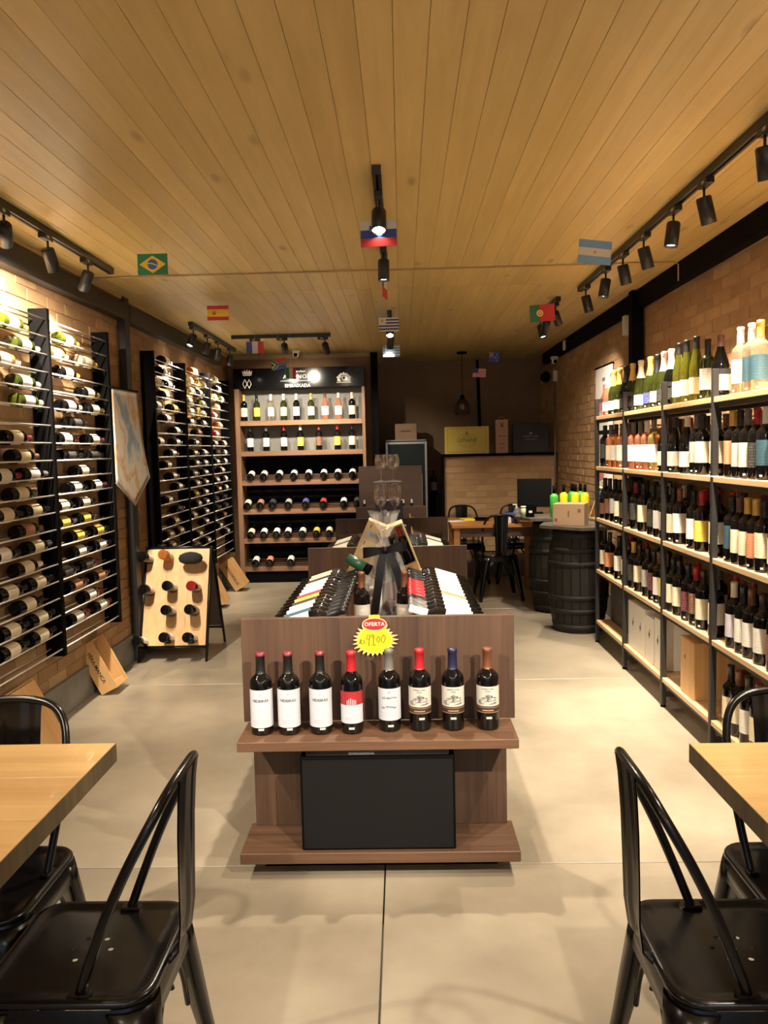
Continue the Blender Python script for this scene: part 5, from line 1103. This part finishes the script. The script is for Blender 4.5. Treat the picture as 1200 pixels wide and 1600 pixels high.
# wine cases on the floor
def lean_case(x,y,ang,L,th,wd,label,closed,words=None,size=.02,rz=0,side=True,script=False):
    """rests on its lower wall-side edge at (x,y), leaning back to the wall on the left; opening faces the room"""
    t=empty('wooden_wine_case',(x,y,0)); tag(t,label,'box','wooden wine cases leaning at the left wall'); t.rotation_euler=(0,-R(ang),R(rz)); wl_=.009
    # local x: thickness away from the wall, y: width, z: length
    MB().b2(0,wl_,0,wd,0,L,PINEB,.001).build('back_board',parent=t)
    for yy in (0,wd-wl_): MB().b2(wl_+.0002,th,yy,yy+wl_,0,L,PINEB,.001).build('side_board',parent=t)
    for zz in (0,L-wl_): MB().b2(wl_+.0002,th-.001,wl_+.0002,wd-wl_-.0002,zz,zz+wl_,PINEB,.001).build('end_board',parent=t)
    if closed: MB().b2(th+.0002,th+.007,.001,wd-.001,.003,L-.012,PINEB,.001).build('lid',parent=t)
    else: MB().b2(wl_+.03,th-.012,.03,wd-.03,wl_+.0005,wl_+.03,PINEB,.001).build('neck_rest',parent=t)
    BI=plain('burnt_lettering',(.10,.05,.03),.7)
    if words:
        if side: M=Matrix.Translation((th*.45,-.0006,L*.50))@Matrix(((0,-1,0,0),(0,0,-1,0),(-1,0,0,0),(0,0,0,1))).inverted()
        if side:
            # reading direction runs down the case (-z), letters' tops towards the room (+x)
            M=Matrix(((0,1,0,th*.5),(0,0,-1,-.0008),(-1,0,0,L*.5),(0,0,0,1)))
            text(words,size,BI,M,t,bold=.0006)
        else:
            M=Matrix(((0,0,1,th+.0078),(1,0,0,wd*.5),(0,1,0,L*.5),(0,0,0,1)))@Matrix.Rotation(R(38),4,'Z')
            text(words,size,BI,M,t,bold=.0006,shear=.3)
            mb=MB()
            for q in range(3): mb.tube([(th+.0075,wd*.3+.03*q,L*.62),(th+.0075,wd*.36+.03*q,L*.80-.02*q)],.0016,4,BI)
            mb.build('flourish',parent=t)
    return t
c1=lean_case(-1.915,4.88,27,.335,.115,.20,'open wooden wine case with burnt lettering, leaning by the near wall rack',False,'PÊRA-MANCA',.034)
c2=lean_case(-1.86,3.66,27,.36,.13,.30,'closed wooden wine case with script on its lid, behind the left table',True,'Valduero',.06,side=False)
c3=lean_case(-1.83,8.55,32,.34,.13,.20,'small wooden wine case with burnt lettering, leaning beside the oak cabinet',True,'BENGARAUX',.042)
c4=lean_case(-1.84,7.62,27,.34,.12,.2,'plain wooden wine case leaning behind the folding rack',True)
# map pennant
t=empty('map_pennant',(-1.87,5.2,1.94)); tag(t,'pale map pennant with pointed end hanging on the steel column by the racks','pennant')
PTS=[(172,605,5.19),(211,612,5.68)]
def pen(u,v):
    y=5.19+.49*u; x=-1.872+.03*v*u; 
    ztop=1.943; zb=(1.322*(1-2*u)+1.15*2*u) if u<.5 else (1.15*(2-2*u)+1.34*(2*u-1)); y+=(.12*v*v*u)
    return (x-(-1.87),y-5.2,ztop+(zb-ztop)*v-1.94)
mp_=bpy.data.materials.new('printed_map_cloth'); mp_.use_nodes=True; MC['map']=mp_; nt=mp_.node_tree; b_=nt.nodes['Principled BSDF']; tc=N(nt,'ShaderNodeTexCoord'); no=N(nt,'ShaderNodeTexNoise'); no.inputs['Scale'].default_value=3.4; no.inputs['Detail'].default_value=6
mm=N(nt,'ShaderNodeMapping'); mm.inputs['Scale'].default_value=(1,1.6,1.1); nt.links.new(tc.outputs['Object'],mm.inputs[0]); nt.links.new(mm.outputs[0],no.inputs['Vector']); cr_=N(nt,'ShaderNodeValToRGB'); e=cr_.color_ramp.elements; e[0].position=.38; e[0].color=(.20,.25,.30,1); e[1].position=.47; e[1].color=(.46,.46,.42,1)
for q,c_ in ((.52,(.50,.44,.34,1)),(.57,(.45,.25,.13,1)),(.62,(.50,.45,.36,1))): z_=e.new(q); z_.color=c_
nt.links.new(no.outputs[0],cr_.inputs[0]); nt.links.new(cr_.outputs[0],b_.inputs['Base Color']); b_.inputs['Roughness'].default_value=.8
mb=MB(); mb.grid(pen,16,16,mp_); o=mb.build('cloth',parent=t); sm=o.modifiers.new('thick','SOLIDIFY'); sm.thickness=.003
MB().tube([(-.002,-.03,.004),(-.002,.50,.010)],.007,8,BLKM).build('hanging_rod',parent=t)
MB().tube([pen(0,1),pen(.5,1),pen(1,1)],.005,6,plain('pennant_hem',(.10,.07,.05),.7)).build('hem',parent=t)
# ================================================================ FLAGS HUNG FROM THE CEILING
FC={'w':(.58,.57,.54),'b':(.03,.07,.30),'r':(.52,.03,.03),'g':(.02,.15,.07),'y':(.80,.55,.03),'k':(.02,.02,.02),'s':(.16,.34,.58),'n':(.02,.03,.16),'G':(.02,.20,.10),'o':(.55,.35,.08),'B':(.05,.12,.40)}
FM={k:plain('flag_ink_'+k,v,.6) for k,v in FC.items()}
def flag(nm,px,py,Y,w,items,base,label,rot=0,tilt=0,h=None):
    p=onY(px,py,Y); h=h or w*.68
    t=empty('paper_flag',p,R(rot)); tag(t,label,'flag','small country flags hung from the ceiling')
    o=MB().b2(-w/2,w/2,-.0008,.0008,-h/2,h/2,FM[base]).build('sheet',parent=t); o.rotation_euler.y=R(tilt)
    mb=MB()
    for i,it in enumerate(items):
        tk=.0010+.0002*i
        if it[0]=='R': _,c,x0,x1,z0,z1=it; mb.b2((x0-.5)*w,(x1-.5)*w,-tk,tk,(z0-.5)*h,(z1-.5)*h,FM[c])
        elif it[0]=='P': _,c,pts=it; mb.prism([((a-.5)*w,(b-.5)*h) for a,b in pts],-tk,tk,FM[c])
        elif it[0]=='C': _,c,cx,cz,r=it; mb.prism([((cx-.5)*w+r*h*math.cos(2*PI*q/16),(cz-.5)*h+r*h*math.sin(2*PI*q/16)) for q in range(16)],-tk,tk,FM[c])
    if items: o=mb.build('printed_pattern',parent=t); o.rotation_euler.y=R(tilt)
    MB().tube([(0,0,h/2),(0,0,CEZ-p.z-.001)] ,.0006,4,WHITE).build('thread',parent=t)
flag('slo',591.5,365.5,3.50,.155,[('R','b',0,1,1/3,2/3),('R','r',0,1,0,1/3),('P','b',[(.25,.83),(.37,.83),(.37,.62),(.31,.55),(.25,.62)]),('P','w',[(.27,.62),(.31,.72),(.35,.62),(.31,.58)])],'w','flag with white, blue and red bands and a shield, largest in mid ceiling',rot=-4,tilt=-1)
flag('bra',238.5,413,4.25,.158,[('P','y',[(.06,.5),(.5,.92),(.94,.5),(.5,.08)]),('C','B',.5,.5,.25),('P','w',[(.34,.58),(.5,.56),(.66,.45),(.66,.40),(.5,.50),(.34,.53)])],'G','green flag with yellow diamond and blue disc, left ceiling',rot=0)
flag('spa',340.5,489,6.0,.158,[('R','y',0,1,.25,.75),('C','r',.33,.5,.13),('C','o',.33,.52,.07)],'r','red and yellow banded flag with small crest, left ceiling',rot=3)
flag('fra',398.5,543,7.35,.158,[('R','w',1/3,2/3,0,1),('R','r',2/3,1,0,1)],'b','blue, white and red tricolour flag before the crosswise track',rot=2)
flag('saf',435.5,569,7.55,.143,[('P','r',[(0.15,1),(1,1),(1,.60),(.5,.60)]),('P','b',[(.15,0),(1,0),(1,.40),(.5,.40)]),('P','y',[(0,.80),(.27,.5),(0,.20)]),('P','k',[(0,.72),(.22,.5),(0,.28)]),('P','g',[(0,.85),(0,1),(.12,1),(.45,.58),(1,.58),(1,.42),(.45,.42),(.12,0),(0,0),(0,.15),(.32,.5)])],'w','flag with green Y shape, black, red and blue, over the lettered header',rot=-10,tilt=-8)
flag('ita',454.5,583.5,7.45,.126,[('R','G',0,1/3,0,1),('R','r',2/3,1,0,1)],'w','green, white and red tricolour flag before the lettered header',rot=48,h=.101)
flag('edge',601,450,4.9,.15,[('R','r',0,1,0,.5),('R','b',0,.33,.5,1)],'w','white and red flag turned edge-on in the middle of the ceiling',rot=80,h=.12)
flag('uru',607.5,507,6.4,.158,[('R','k',.0+.35*(i>1),1,1-(2*i+2)/9,1-(2*i+1)/9) for i in ()]+[('R','n',(.36 if i<2 else 0),1,(7-2*i)/9-.0,(8-2*i)/9) for i in range(4)]+[('C','o',.17,.77,.12)],'w','white flag with dark stripes and a small sun, mid ceiling',rot=0)
flag('gre',611.5,548,7.45,.16,[('R','s',0,1,(8-2*i)/9,(9-2*i)/9) for i in range(5)]+[('R','s',0,.37,4/9,1),('R','w',.15,.22,4/9,1),('R','w',0,.37,.68,.76)],'w','blue and white striped flag with a cross, below the central lamp',rot=-3)
flag('usa',749,582.5,9.0,.145,[('R','r',0,1,(12-2*i)/13,(13-2*i)/13) for i in range(7)]+[('R','n',0,.42,6/13,1)],'w','small stars and stripes flag in front of the dark alcove',rot=-6,tilt=4)
flag('nz',772,558,8.6,.115,[('R','r',.2,.27,.5,1),('R','r',0,.48,.70,.80),('P','w',[(0,1),(.07,1),(.48,.5),(.42,.5)]),('P','w',[(.48,1),(.41,1),(0,.5),(.07,.5)]),('R','r',.2,.28,.5,1),('C','w',.75,.75,.05),('C','w',.62,.45,.05),('C','w',.86,.5,.05),('C','w',.75,.2,.05)],'b','dark blue flag with small crossed canton and stars, far right ceiling',rot=10,h=.11)
flag('por',847.5,489,5.4,.162,[('R','g',0,.40,0,1),('C','y',.40,.5,.20),('C','r',.40,.5,.12),('C','w',.40,.5,.07)],'r','green and red flag with round emblem, right ceiling',rot=-6,tilt=-3)
flag('arg',929.5,394,3.9,.162,[('R','s',0,1,2/3,1),('R','s',0,1,0,1/3),('C','o',.5,.5,.07)],'w','light blue and white striped flag with a sun, right ceiling',rot=8,tilt=5)
